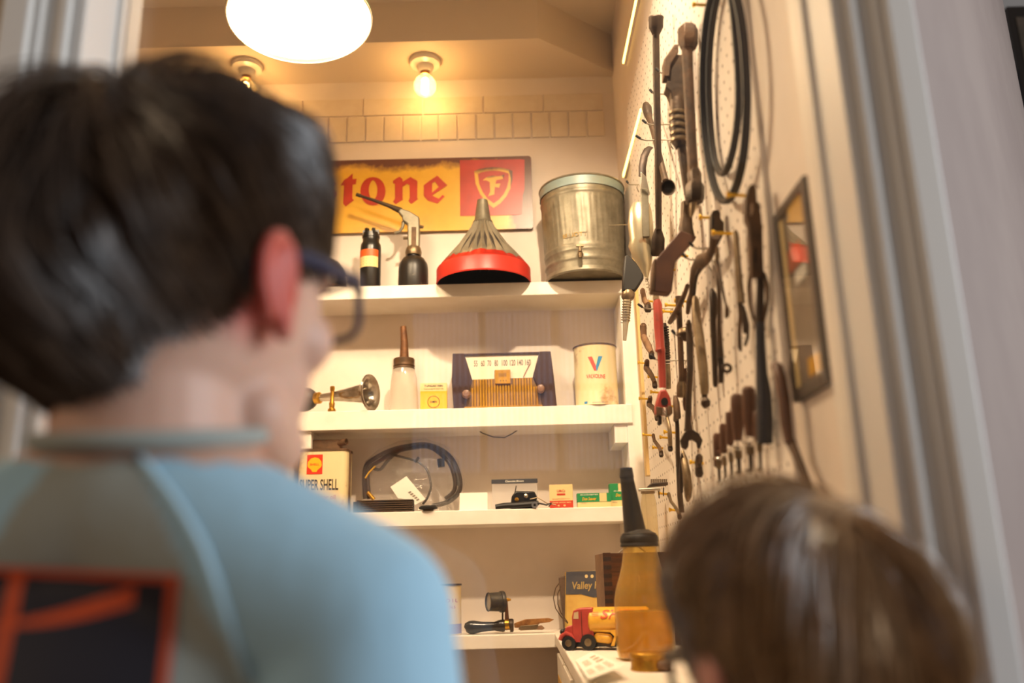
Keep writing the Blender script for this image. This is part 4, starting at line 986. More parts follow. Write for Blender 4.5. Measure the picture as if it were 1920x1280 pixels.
# brass tin
p = onZ(1219, 1256, CT)
t = thing('brass_tin', 'round brass tin with a side fitting in front of the oil bottle', 'tin', (p.x, p.y, CT))
k = mpp(p); h_ = at(1219, 1224, p.y).z - at(1219, 1258, p.y).z
part('drum', MB().lathe([(35 * k, 0), (36.5 * k, .002), (35 * k, .005), (34.5 * k, h_ * .72)], 44), brass, t)
part('lid', MB().lathe([(35.5 * k, h_ * .68), (37.5 * k, h_ * .72), (37.5 * k, h_ * .94), (35 * k, h_), (.001, h_ + .001)], 44), brass, t)
part('side_fitting', MB().tube([V((12 * k, -30 * k, h_ * .35)), V((24 * k, -36 * k, h_ * .33)), V((34 * k, -38 * k, h_ * .30))], [.006, .0068, .006], 14, ref=V((0, 0, 1))), palewood, t)
# printed cards
def card(label, q4, z4, marks):
    P = [onZ(x_, y_, CT + z_) for (x_, y_), z_ in zip(q4, z4)]
    t = thing('printed_card', label, 'card', (P[0] + P[2]) / 2)
    nrm = (P[1] - P[0]).cross(P[3] - P[0]).normalized()
    if nrm.z < 0: nrm = -nrm
    part('sheet', MB().add(P + [q_ - nrm * .0008 for q_ in P], [(0, 1, 2, 3), (7, 6, 5, 4), (0, 4, 5, 1), (1, 5, 6, 2), (2, 6, 7, 3), (3, 7, 4, 0)]), paper, t, world=True, smooth=False)
    q = MB()
    def uv(u, v_): return (P[0] * (1 - u) + P[1] * u) * (1 - v_) + (P[3] * (1 - u) + P[2] * u) * v_ + nrm * .0006
    for (u0, u1, v0, v1, n_) in marks:
        for i in range(n_):
            for j in range(3):
                a0 = u0 + (u1 - u0) * i / n_; a1 = a0 + (u1 - u0) / n_ * .6; b0 = v0 + (v1 - v0) * j / 3; b1 = b0 + (v1 - v0) / 3 * .6
                q.add([uv(a0, b0), uv(a1, b0), uv(a1, b1), uv(a0, b1)], [(0, 1, 2, 3)])
    if marks: part('print_marks', q, mat('faint_print', '#b9a890', rough=.6), t, world=True, smooth=False)
    part('card_prop', MB().box((-.004, -.004, -(P[0].z + P[2].z) / 2 + CT), (.004, .004, -.001)), paper, t, smooth=False)
card('white printed price card lying before the toy truck', [(1080, 1238), (1108, 1222), (1170, 1248), (1103, 1273)], [.002, .003, .016, .012], [(.15, .45, .25, .55, 6), (.6, .9, .2, .6, 6), (.1, .3, .68, .9, 2), (.4, .6, .66, .9, 2), (.7, .9, .64, .9, 2)])
card('blank white card at the counter edge beside the smaller boy', [(1236, 1284), (1268, 1265), (1300, 1284), (1262, 1310)], [.002, .008, .008, .002], [])
# ------------------------------------------------------------------ tools hanging on the pegboard
XW = XR - 0.006
def W(px, py, off): return onX(px, py, XW - off)
def bar(name, root, pts, m, off=None, Y=None, flat=1.0, seg=12, phase=0.0, ref=V((1, 0, 0)), dy=0.0, angle=35, bevel=0):
    P = [(W(a, b, off) if Y is None else at(a, b, Y)) + V((0, dy, 0)) for a, b, _ in pts]
    R = [w_ / 2 * mpp(p) for p, (_, _, w_) in zip(P, pts)]
    return part(name, MB().tube(P, [(r_, r_ * flat) for r_ in R], seg, ref=ref, phase=phase), m, root, world=True, angle=angle, bevel=bevel)
def plate(name, root, poly, m, Y, th, dy=0.0, bevel=.0015, label=None):
    return part(name, MB().prism(poly, -th / 2, th / 2, lambda a, b, d: at(a, b, Y) + V((0, d + dy, 0))), m, root, world=True, bevel=bevel, label=label)
def tool(name, label, cat, px, py, off=.01, group=None):
    return thing(name, label, cat, W(px, py, off), group=group)
def YW(px, py, off): return W(px, py, off).y

# four-way lug wrench
t = tool('lug_wrench', 'dark four-way lug wrench hanging next to the light strip', 'wrench', 1233, 260, .03)
bar('shaft', t, [(1230, 60, 13), (1231, 150, 13.5), (1234, 300, 13), (1235, 430, 12)], dark, off=.030)
bar('socket_end', t, [(1230, 66, 13), (1230, 52, 27), (1230, 32, 28), (1230, 30, 25)], dark, off=.030, seg=20)
bar('socket_end', t, [(1234, 428, 12), (1234, 448, 25), (1233, 474, 25), (1233, 480, 21)], dark, off=.030, seg=20)
bar('cross_shaft', t, [(1216, 215, 11), (1226, 250, 11), (1243, 320, 12), (1248, 340, 13)], iron, off=.024)
bar('socket_end', t, [(1211, 196, 12), (1213, 203, 18), (1215, 214, 16), (1218, 224, 11)], iron, off=.024, seg=20)
p0, p1 = W(1246, 332, .026), W(1253, 352, .042)
sk = part('open_socket', MB().lathe([(.007, -.02), (.0115, -.008), (.0118, .012), (.0095, .012), (.0095, 0), (.001, 0)], 28, Matrix.Translation(p1) @ rot_to((-.25, -.93, -.25)), cap=False), iron, t, world=True)
part('socket_bore', MB().lathe([(.0094, .0105), (.0094, .0108), (.001, .0108)], 24, Matrix.Translation(p1) @ rot_to((-.25, -.93, -.25))), mat('bore_black', '#0e0b09', rough=.9), sk, world=True)

# old monkey wrench with threaded sleeve
Y = YW(1270, 200, .030)
t = tool('monkey_wrench', 'old monkey wrench with a thick threaded sleeve below its jaws', 'wrench', 1268, 200, .03)
plate('jaw', t, [(1243, 150), (1243, 118), (1262, 90), (1270, 90), (1270, 104), (1256, 128), (1254, 150)], iron2, Y, .022)
plate('jaw', t, [(1247, 168), (1258, 120), (1266, 107), (1282, 107), (1282, 190), (1258, 190), (1256, 176)], iron, Y, .024, dy=.004)
bar('sleeve', t, [(1270, 186, 27), (1271, 200, 30), (1272, 238, 30), (1275, 268, 28), (1277, 276, 22)], iron, Y=Y, seg=24)
for i, (a, b) in enumerate(((1271, 214), (1272, 226), (1273, 239), (1274, 252), (1275, 264))):
    bar('thread_ring', t, [(a, b - 4, 29), (a, b - 2, 34), (a, b + 2, 34), (a, b + 4, 29)], oldst, Y=Y, seg=24)
bar('shaft', t, [(1277, 270, 18), (1281, 300, 17), (1287, 345, 16), (1293, 384, 13)], iron, Y=Y)

# long hex lug bar
Y = YW(1300, 200, .016)
t = tool('hex_wheel_bar', 'long rusty wheel bar with big hexagon ends beside the belts', 'wrench', 1292, 220, .016)
bar('shaft', t, [(1285, 92, 22), (1287, 140, 20), (1291, 220, 20), (1295, 300, 20), (1298, 350, 22)], iron2, Y=Y, dy=-.012)
bar('hex_head', t, [(1287, 57, 26), (1287, 64, 39), (1287, 90, 39), (1288, 102, 28)], iron2, Y=Y, seg=6, dy=-.012, bevel=.001)
bar('hex_end', t, [(1298, 322, 20), (1299, 332, 28), (1300, 348, 27), (1300, 356, 37), (1300, 378, 36), (1300, 386, 30)], iron, Y=Y, seg=6, dy=-.012, bevel=.001)
bar('pointed_tip', t, [(1297, 386, 14), (1295, 400, 11), (1293, 413, 5)], oldst, Y=Y, dy=-.012)

# fan belts
def belt(label, loopin, wid, off, m=rubber):
    t = tool('fan_belt', label, 'belt', loopin[0][0], loopin[0][1], off, group='black belts on the pegboard')
    P = [W(a, b, off) for a, b in loopin]; n = len(P); out = []
    for i in range(n):
        p0, p1, p2, p3 = P[i - 1], P[i], P[(i + 1) % n], P[(i + 2) % n]
        for k in range(5):
            u = k / 5
            out.append(0.5 * ((2 * p1) + (p2 - p0) * u + (2 * p0 - 5 * p1 + 4 * p2 - p3) * u * u + (3 * p1 - p0 - 3 * p2 + p3) * u ** 3))
    part('belt_body', MB().tube(out, [(wid / 2, .0042)] * len(out), 4, closed=True, phase=PI / 4), m, t, world=True, bevel=.0008)
    part('inner_cord', MB().tube([q_ + V((0, 0, 0)) for q_ in out], [(wid / 2 * .5, .0050)] * len(out), 4, closed=True, phase=PI / 4), mat('belt_cord', '#3c342c', rough=.7), t, world=True)
belt('outer black rubber fan belt looped over a brass peg', [(1352, -38), (1330, 10), (1320, 90), (1318, 180), (1324, 270), (1338, 345), (1358, 378), (1378, 355), (1394, 290), (1400, 200), (1397, 110), (1388, 30), (1372, -30)], .014, .016)
belt('inner black rubber fan belt hanging within the larger one', [(1352, -30), (1338, 30), (1330, 110), (1330, 200), (1338, 290), (1352, 325), (1366, 310), (1380, 250), (1385, 170), (1380, 80), (1372, 0), (1362, -30)], .012, .010)

# sheet-metal pouring scoop on a strap
Y = YW(1212, 420, .045)
t = tool('pouring_scoop', 'silvery sheet-metal oil scoop with rust patches and a strap handle', 'scoop', 1203, 420, .045)
tinm = mat('rusting_tin', '#b9ae92', '#9a5f28', rough=.3, metal=.6, scale=22, thr=.62, soft=.06)
def sc_(a, b, d): return at(a, b, Y) + V((0, d, 0))
rows = [(380, 1187, 1217, .004), (395, 1180, 1222, .012), (420, 1177, 1225, .018), (450, 1181, 1226, .018), (462, 1178, 1226, .018), (480, 1185, 1224, .016), (500, 1198, 1221, .010), (518, 1208, 1216, .004), (524, 1210, 1215, .003)]
q = MB(); v = []; f = []; n_ = 14
for (b, x0_, x1_, dp) in rows:
    for i in range(n_):
        a = 2 * PI * i / n_; v.append(sc_((x0_ + x1_) / 2 + (x1_ - x0_) / 2 * math.cos(a), b, dp * math.sin(a)))
for j in range(len(rows) - 1):
    for i in range(n_): f.append((j * n_ + i, j * n_ + (i + 1) % n_, (j + 1) * n_ + (i + 1) % n_, (j + 1) * n_ + i))
f += [tuple(range(n_)), tuple((len(rows) - 1) * n_ + i for i in range(n_))]
part('scoop_body', q.add(v, f), tinm, t, world=True)
part('strap', MB().prism([(1198, 362), (1212, 362), (1215, 452), (1202, 452)], -.023, -.018, lambda a, b, d: sc_(a, b, d)), galv, t, world=True, bevel=.0008)
part('strap_clip', MB().prism([(1199, 330), (1209, 340), (1216, 372), (1210, 376), (1204, 362), (1199, 364)], -.020, -.014, lambda a, b, d: sc_(a, b, d)), steel, t, world=True, bevel=.0008)
part('hanging_loop', MB().tube([sc_(1203, 336, -.012), sc_(1203, 318, -.01), sc_(1207, 296, -.006), sc_(1214, 280, 0), sc_(1220, 274, .004)], [(.007, .002)] * 5, 8, ref=V((1, 0, 0.2))), dark, t, world=True)
part('spring_tip', MB().tube([sc_(1212 + 2.5 * math.cos(i * .9) + i * .12, 518 + i * .85, .004 * math.sin(i * .9)) for i in range(30)], .0011, 6), steel, t, world=True)

# fuel nozzle
Y = YW(1190, 560, .045)
t = tool('fuel_nozzle', 'black fuel pump nozzle with a spring-wrapped spout beside the shelf end', 'nozzle', 1183, 520, .045)
plate('grip_housing', t, [(1170, 482), (1176, 478), (1190, 492), (1206, 512), (1206, 524), (1196, 540), (1190, 548), (1166, 548), (1167, 520)], rubber, Y, .020, bevel=.004)
bar('collar', t, [(1178, 545, 20), (1178, 551, 25), (1177, 558, 24), (1177, 562, 18)], oldst, Y=Y, seg=20)
bar('spout', t, [(1176, 560, 15), (1174, 600, 13), (1173, 606, 11), (1171, 638, 7)], mat('worn_aluminium', '#b5a88e', rough=.35, metal=.7), Y=Y, seg=16)
kk = mpp(at(1175, 580, Y))
part('spring', MB().tube([at(1175.5 - i * .03, 563 + i * .42, Y) + V((8.2 * kk * math.cos(i * .55), 8.2 * kk * math.sin(i * .55), 0)) for i in range(98)], .0010, 6, ref=V((0, 0, 1))), steel, t, world=True)

# bent brown block tool
Y = YW(1300, 440, .012)
t = tool('tyre_iron', 'broad dark brown bent iron with a square block end', 'iron tool', 1262, 470, .02)
plate('block', t, [(1222, 502), (1228, 492), (1272, 440), (1302, 452), (1262, 498), (1256, 553), (1250, 557), (1220, 553)], mat('brown_leather_iron', '#4a2a1a', '#5c3822', rough=.55, scale=20), Y, .020, dy=-.01)
plate('block_edge', t, [(1217, 552), (1221, 497), (1226, 492), (1224, 554)], iron2, Y, .024, dy=-.01)
bar('neck', t, [(1287, 382, 22), (1286, 410, 22), (1285, 430, 27), (1288, 448, 30), (1284, 458, 22)], iron, Y=Y, dy=-.004)

# red pipe wrench
Y = YW(1262, 680, .030)
t = tool('red_pipe_wrench', 'red painted pipe wrench hanging with its jaw downwards', 'wrench', 1240, 660, .03)
bar('handle', t, [(1232, 562, 12), (1233, 570, 17), (1235, 610, 18), (1238, 652, 17), (1238, 656, 20), (1240, 662, 15), (1242, 710, 14), (1243, 736, 13)], wrench_red, Y=Y, seg=8)
bar('painted_band', t, [(1242, 728, 14.5), (1242, 734, 14)], paper, Y=Y, seg=8)
part('head', MB().prism([(1236, 732), (1248, 732), (1256, 748), (1258, 765), (1255, 778), (1228, 778), (1228, 760), (1233, 742)], -.010, .010, lambda a, b, d: at(a, b, Y) + V((0, d, 0))), wrench_red, t, world=True, bevel=.003)
part('head_hole', MB().prism(disc(18, 1244, 755, 6.5, 7.5), -.0112, -.0095, lambda a, b, d: at(a, b, Y) + V((0, d, 0))), mat('bore_black', '#0e0b09'), t, world=True)
plate('jaw', t, [(1228, 764), (1240, 766), (1240, 780), (1230, 782)], iron2, Y, .026)
plate('jaw', t, [(1250, 762), (1258, 764), (1259, 778), (1249, 780)], iron2, Y, .026)
part('jaw_spring', MB().tube([at(1244 + 4 * math.cos(i * .8), 766 + i * .38, Y) + V((0, -.012 + .003 * math.sin(i * .8), 0)) for i in range(40)], .0008, 6), steel, t, world=True)
plate('rear_tooth', t, [(1234, 780), (1240, 781), (1240, 796), (1236, 797), (1233, 794)], dark, Y, .014)
bar('top_spring_stub', t, [(1230, 552, 10), (1231, 562, 12)], oldst, Y=Y)

# dark toothed handle behind the red wrench
t = tool('grease_gun_rod', 'dark toothed rod with a silver sleeve behind the red wrench', 'rod', 1252, 660, .014)
bar('toothed_rod', t, [(1246, 606, 7), (1249, 640, 12), (1251, 680, 11)], dark, off=.016)
for i in range(14): bar('tooth', t, [(1247.5 + i * .28, 612 + i * 4.8, 13), (1247.6 + i * .28, 614 + i * 4.8, 13)], dark, off=.016)
bar('silver_sleeve', t, [(1252, 682, 9), (1252, 690, 10), (1253, 700, 9), (1253, 712, 10), (1253, 728, 10)], oldst, off=.016)

# socket wrench with flared socket
t = tool('socket_wrench', 'brown straight wrench with a flared round socket at its foot', 'wrench', 1278, 640, .018)
bar('shaft', t, [(1272, 555, 12), (1274, 600, 11), (1276, 650, 11), (1278, 700, 11), (1278, 716, 12)], iron2, off=.020)
bar('socket', t, [(1278, 714, 12), (1278, 724, 19), (1278, 742, 19), (1278, 744, 16)], oldst, off=.020, seg=20)
bar('cross_handle', t, [(1289, 535, 8), (1285, 548, 9), (1270, 582, 12), (1262, 595, 12), (1256, 604, 9)], iron2, off=.024)

# ball-peen head on hook
t = tool('valve_cap', 'mushroom-shaped metal cap resting on a wire hook', 'cap', 1286, 626, .03)
Yv = YW(1296, 626, .010)
p_ = at(1284, 626, Yv); kk = mpp(p_)
part('cap', MB().lathe([(15 * kk, 0), (14 * kk, .005), (10 * kk, .009), (4 * kk, .011), (.0005, .0115)], 28, Matrix.Translation(p_)), oldst, t, world=True)
part('stem', MB().lathe([(10 * kk, 0), (6 * kk, -.008), (3 * kk, -.012)], 20, Matrix.Translation(p_)), iron2, t, world=True)

# big S-curved wrench
Y = YW(1348, 430, .010)
t = tool('curved_wrench', 'large brown S-curved wrench hung on a brass peg', 'wrench', 1335, 470, .015)
plate('head', t, [(1331, 405), (1335, 397), (1345, 396), (1349, 402), (1349, 412), (1356, 420), (1356, 440), (1345, 462), (1336, 468), (1331, 440)], iron, Y, .014)
plate('head_slot', t, [(1332, 414), (1337, 412), (1336, 426), (1333, 427)], mat('bore_black', '#0e0b09'), Y, .0165)
bar('curved_shank', t, [(1340, 440, 20), (1336, 466, 14), (1328, 482, 14), (1312, 492, 20), (1303, 508, 17), (1299, 530, 13), (1297, 552, 11), (1292, 568, 11), (1289, 586, 7)], iron2, off=.020, flat=1.6)
bar('shank_edge', t, [(1314, 500, 6), (1306, 516, 7), (1303, 534, 7), (1301, 552, 7)], dark, off=.022)

# pliers on twin hooks
t = tool('lineman_pliers', 'thin-handled steel pliers hanging from two wire hooks', 'pliers', 1345, 500, .02)
bar('jaws', t, [(1345, 462, 5), (1345, 480, 8), (1343, 496, 7)], oldst, off=.02)
bar('handle', t, [(1344, 488, 7), (1350, 520, 7), (1356, 550, 6), (1361, 572, 5)], iron, off=.02)
bar('handle_tip', t, [(1361, 570, 5), (1363, 578, 9), (1363, 592, 9), (1362, 595, 6)], iron2, off=.02)
bar('handle', t, [(1340, 490, 7), (1346, 505, 8), (1347, 520, 8), (1348, 560, 8), (1348, 610, 8), (1349, 640, 12), (1351, 670, 14)], iron, off=.018)
bar('ring_end', t, [(1350, 666, 14), (1352, 690, 12), (1352, 714, 11), (1352, 718, 8)], dark, off=.018)
pr = W(1363, 690, .012); kk = mpp(pr)
part('ring', MB().tube([pr + V((7 * kk * math.cos(a * PI / 10), 0, 7 * kk * math.sin(a * PI / 10))) for a in range(20)], .0024, 8, ref=V((0, 1, 0)), closed=True), iron, t, world=True)

# dark flat pliers behind
t = tool('flat_spanner', 'dark flat spanner hanging left of the thin pliers', 'spanner', 1336, 620, .01)
bar('shank', t, [(1334, 545, 9), (1336, 552, 14), (1338, 575, 14), (1337, 600, 11), (1338, 640, 10), (1340, 690, 10), (1341, 720, 9), (1341, 725, 6)], dark, off=.010, flat=1.5)
plate('slot', t, [(1330, 552), (1332, 550), (1333, 570), (1331, 576)], mat('bore_black', '#0e0b09'), YW(1334, 560, .012), .004)

# slotted adjustable bar
t = tool('slotted_bar', 'tan slotted steel bar with a hinged dark end', 'bar tool', 1385, 530, .012)
bar('bar', t, [(1378, 434, 8), (1379, 440, 12), (1382, 480, 12), (1386, 530, 13), (1390, 568, 15)], oldst, off=.012, flat=1.5)
bar('hinge_cheek', t, [(1386, 560, 10), (1388, 590, 8), (1386, 620, 8), (1387, 650, 9), (1389, 656, 6)], iron2, off=.013, flat=1.4)
bar('hinge_cheek', t, [(1393, 574, 6), (1397, 590, 8), (1402, 610, 7), (1402, 632, 6), (1397, 646, 6)], dark, off=.010, flat=1.4)
bar('roller', t, [(1394, 576, 7), (1396, 600, 10), (1397, 625, 9)], iron, off=.012)

# big adjustable wrench with dark handle
t = tool('heavy_wrench', 'heavy adjustable wrench with brown head and long dark handle', 'wrench', 1420, 560, .014)
Y = YW(1424, 450, .012)
plate('head', t, [(1396, 372), (1399, 368), (1402, 352), (1413, 348), (1416, 360), (1418, 392), (1425, 404), (1427, 440), (1428, 500), (1425, 520), (1406, 520), (1404, 470), (1402, 425), (1396, 412)], iron2, Y, .014)
plate('jaw_gap', t, [(1404, 388), (1408, 384), (1410, 398), (1406, 410), (1404, 408)], mat('jaw_gap_tan', '#b79a7c', rough=.6), Y, .0155)  # flat tan plate marking the open gap of the jaw
plate('slot', t, [(1411, 468), (1416, 466), (1416, 496), (1412, 498)], mat('bore_black', '#0e0b09'), Y, .0156)
bar('spine', t, [(1420, 380, 8), (1423, 430, 14), (1424, 480, 14), (1426, 530, 15), (1424, 600, 17), (1426, 620, 20)], dark, off=.010)
bar('frame_leg', t, [(1407, 512, 8), (1404, 540, 7), (1406, 570, 7), (1412, 596, 7), (1418, 612, 6)], iron2, off=.012)
bar('frame_leg', t, [(1432, 512, 8), (1438, 535, 9), (1439, 560, 8), (1436, 580, 8), (1430, 604, 8)], iron2, off=.006)
hb = mat('blue_black_handle', '#2b2d33', '#363338', rough=.4, scale=15)
bar('handle', t, [(1425, 604, 18), (1426, 640, 19), (1428, 700, 23), (1432, 740, 30), (1434, 790, 32), (1434, 830, 30)], hb, off=.012)

# wooden-handled nut drivers
def driver(px, ytop, w_, label, ycap, dn):
    t = tool('wood_handled_driver', label, 'screwdriver', px, ytop + 50, .016, group='wooden-handled drivers in a row')
    bar('wooden_handle', t, [(px - 1, ytop, w_ * .55), (px - 1, ytop + 5, w_ * .9), (px, ytop + 22, w_), (px + 1, ytop + 60, w_ * .92), (px + 2, ycap - 14, w_ * .6)], wood, off=.016, seg=10)
    bar('chrome_cap', t, [(px + 2, ycap - 4, w_ * .5), (px + 2, ycap - 2, w_ * .85), (px + 2, ycap + 2, w_ * .85), (px + 2, ycap + 4, w_ * .5)], chrome, off=.016, seg=18)
    bar('ferrule', t, [(px + 2, ycap + 3, w_ * .62), (px + 3, ycap + 20, w_ * .60)], oldst, off=.016, seg=14)
    bar('shank', t, [(px + 3, ycap + 18, w_ * .34), (px + 4, dn, w_ * .30)], dark, off=.016)
    bar('socket_tip', t, [(px + 4, dn - 2, w_ * .3), (px + 4, dn, w_ * .7), (px + 4, dn + 5, w_ * .7), (px + 4, dn + 7, w_ * .4)], chrome, off=.016, seg=18)
for a in ((1345, 812, 17, 'shortest wooden-handled driver at the left end of the row', 858, 902),
          (1356, 794, 15, 'second wooden-handled driver from the left with a narrow grip', 853, 896),
          (1368, 772, 16, 'third wooden-handled driver from the left, half hidden by its neighbour', 846, 890),
          (1382, 738, 25, 'fourth wooden-handled driver from the left with a broad pale grip', 840, 884),
          (1404, 724, 27, 'tallest wooden-handled driver at the right of the row', 832, 880),
          (1422, 770, 20, 'last wooden-handled driver in the row behind the dark handle', 828, 878)):
    driver(*a)

# hatchet handle
t = tool('curved_wooden_handle', 'curved dark wooden tool handle at the near edge of the pegboard', 'handle', 1465, 760, .012)
bar('grip', t, [(1452, 686, 14), (1458, 690, 20), (1464, 712, 21), (1470, 750, 22), (1474, 790, 22), (1480, 830, 18)], wood, off=.012, flat=1.3)
bar('shaft', t, [(1480, 824, 18), (1492, 850, 16), (1504, 880, 16), (1516, 912, 16)], iron2, off=.010, flat=1.3)

# aluminium handled ratchet with ball foot
t = tool('tan_ratchet', 'thick tan metal ratchet handle with a ball foot', 'ratchet', 1315, 660, .018)
bar('handle', t, [(1303, 556, 8), (1304, 562, 13), (1307, 600, 17), (1312, 640, 19), (1318, 690, 19), (1321, 728, 17), (1321, 738, 15)], mat('tan_aluminium', '#a08a6c', '#857052', rough=.45, metal=.45, scale=30), off=.018)
bar('neck', t, [(1321, 736, 12), (1321, 748, 10)], iron, off=.018)
bar('ball_foot', t, [(1322, 746, 10), (1323, 752, 18), (1323, 758, 18), (1322, 762, 10)], iron, off=.018, seg=18)

# long double open-end spanner
Y = YW(1312, 820, .014)
t = tool('open_end_spanner', 'long brown spanner with a big open jaw at its lower end', 'spanner', 1295, 720, .02)
bar('shank', t, [(1291, 606, 10), (1293, 640, 13), (1294, 690, 12), (1291, 750, 12), (1290, 790, 12), (1291, 808, 16)], iron, Y=Y, flat=.6)
jaw = [(1282, 812), (1288, 806), (1298, 806), (1310, 813), (1317, 826), (1312, 841), (1308, 838), (1306, 829), (1298, 824), (1291, 826), (1290, 838), (1286, 843), (1278, 838), (1275, 826)]
plate('open_jaw', t, jaw, iron, Y, .009, bevel=.001)
bar('upper_boss', t, [(1291, 600, 6), (1291, 608, 12)], iron, Y=Y)

# leaf handled snips
t = tool('tin_snips', 'long tin snips with broad leaf-shaped handles hanging low', 'snips', 1280, 860, .02)
bar('blade', t, [(1266, 744, 8), (1268, 756, 13), (1270, 780, 14), (1266, 786, 8)], iron2, off=.024, flat=1.5)
bar('long_arm', t, [(1268, 770, 8), (1270, 800, 8), (1271, 850, 9), (1273, 900, 9), (1275, 930, 11), (1278, 960, 10)], iron, off=.022)
bar('leaf_handle', t, [(1280, 846, 6), (1283, 862, 13), (1288, 890, 16), (1290, 915, 17), (1290, 930, 13), (1289, 938, 6)], oldst, off=.020, flat=1.3)
bar('leaf_handle', t, [(1279, 850, 4), (1277, 880, 8), (1277, 905, 9), (1278, 924, 5)], dark, off=.024, flat=1.3)
bar('tan_handle', t, [(1284, 690, 6), (1285, 715, 9), (1287, 740, 13), (1287, 758, 14), (1286, 768, 8)], wood, off=.012)

# small wrench with block heads hung on brass pegs
def small_wrench(label, pts, m, cat='wrench', head=None, off=.022):
    t = tool('small_wrench', label, cat, pts[0][0], pts[0][1], off, group='small wrenches on brass pegs')
    bar('shank', t, pts, m, off=off, flat=1.2)
    a, b, w_ = pts[0]
    bar('rounded_end', t, [(a, b - w_ * .55, w_ * .5), (a, b - w_ * .2, w_ * 1.05), (a, b + w_ * .5, w_ * 1.05), (a, b + w_ * .9, w_ * .7)], m, off=off)
    a, b, w_ = pts[-1]
    bar('lower_jaw', t, [(a - 1, b - 3, w_ * 1.1), (a, b + w_ * .8, w_ * 1.25), (a, b + w_ * 1.2, w_ * .9)], dark, off=off, seg=8)
small_wrench('pale worn clamp highest in the left column behind the fuel nozzle', [(1205, 545, 9), (1208, 562, 10), (1215, 572, 11)], palewood)
small_wrench('brownish wrench left of the red wrench handle', [(1206, 612, 12), (1207, 632, 12), (1216, 650, 13), (1222, 662, 9)], palewood)
small_wrench('small wrench at the third shelf board height with a twin peg', [(1213, 678, 9), (1212, 690, 11), (1222, 704, 9), (1228, 718, 8)], iron2)
small_wrench('small wrench left of the red jaw', [(1219, 746, 8), (1217, 758, 10), (1225, 765, 8), (1232, 780, 7)], iron2)
small_wrench('small dog-bone wrench lowest in the left column', [(1225, 816, 6), (1227, 826, 6), (1236, 838, 7), (1240, 848, 7)], iron2)
small_wrench('small twin-peg wrench below the red jaw', [(1251, 782, 6), (1255, 800, 7), (1256, 815, 9), (1257, 836, 8)], oldst)
small_wrench('stubby wrench with a brass peg near the open jaw spanner', [(1311, 858, 13), (1309, 868, 14), (1311, 878, 13)], iron, off=.018)
small_wrench('curved silver wrench hanging lowest beside the snips', [(1254, 926, 6), (1258, 940, 6), (1266, 950, 6), (1274, 964, 7)], oldst, off=.018)

# stiff brush
Y = YW(1250, 912, .020)
t = tool('wire_brush', 'stiff black bristle brush above the black spout', 'brush', 1232, 915, .03)
plate('stock', t, [(1213, 913), (1251, 910), (1251, 904), (1220, 906)], dark, Y, .022)
for i in range(9): bar('bristle_tuft', t, [(1221 + i * 3.5, 906, 2.6), (1221.5 + i * 3.5, 898, 3.0)], mat('tan_bristle', '#6d5a44', rough=.7), Y=Y)
bar('handle_bar', t, [(1196, 919, 6), (1215, 918, 6.5), (1236, 917, 6)], steel, Y=Y, ref=V((0, 1, 0)), dy=-.01)
bar('drop_pin', t, [(1235, 918, 2.4), (1236, 934, 2)], dark, Y=Y)
bar('drop_pin', t, [(1244, 914, 2.4), (1244, 930, 2)], dark, Y=Y)

# wire hooks with black tips: tip -> wall end
hooks = [((1232, 130), (1278, 137), 'beside the monkey wrench jaws'), ((1220, 172), (1256, 176), 'crossing the lug wrench below its top socket'), ((1207, 224), (1260, 233), 'holding the lug wrench above its crossing'),
         ((1195, 263), (1262, 262), 'at the crossing of the lug wrench'), ((1176, 341), (1198, 346), 'holding the tin scoop'), ((1295, 457), (1346, 465), 'upper of the pair holding the thin pliers'),
         ((1282, 478), (1334, 486), 'lower of the pair holding the thin pliers'), ((1199, 572), (1262, 578), 'across the top of the red wrench'), ((1262, 623), (1303, 629), 'under the mushroom-shaped cap'), ((1222, 667), (1290, 675), 'across the middle of the red wrench'), ((1088, 420), (1182, 421), 'reaching out in front of the bucket')]
for tip, b, lb in hooks:
    p = onX(*b, XW); L = (b[0] - tip[0]) * mpp(p)
    t = thing('wire_hook', 'black-tipped wire hook ' + lb, 'hook', p, group='wire hooks on the pegboard')
    dz = (b[1] - tip[1]) * mpp(p) * .5
    r_ = .0014 if L < .09 else .0009
    part('prong', MB().tube([(0, 0, 0), (-L * .3, 0, 0), (-L * .75, 0, 0), (-L * .9, 0, .003), (-L, 0, .008)], r_, 8, ref=V((0, 0, 1))), steel, t)
    part('rubber_tip', MB().tube([(-L * .9, 0, .0035), (-L * 1.0, 0, .0085), (-L * 1.04, 0, .0105)], [.0022, .0026, .002], 8, ref=V((0, 0, 1))), rubber, t)
    part('back_clip', MB().tube([(-.003, 0, 0), (-.005, .003, -.006), (-.004, -.002, -.014), (-.001, 0, -.019)], .0012, 6, ref=V((0, 1, 0))), steel, t)
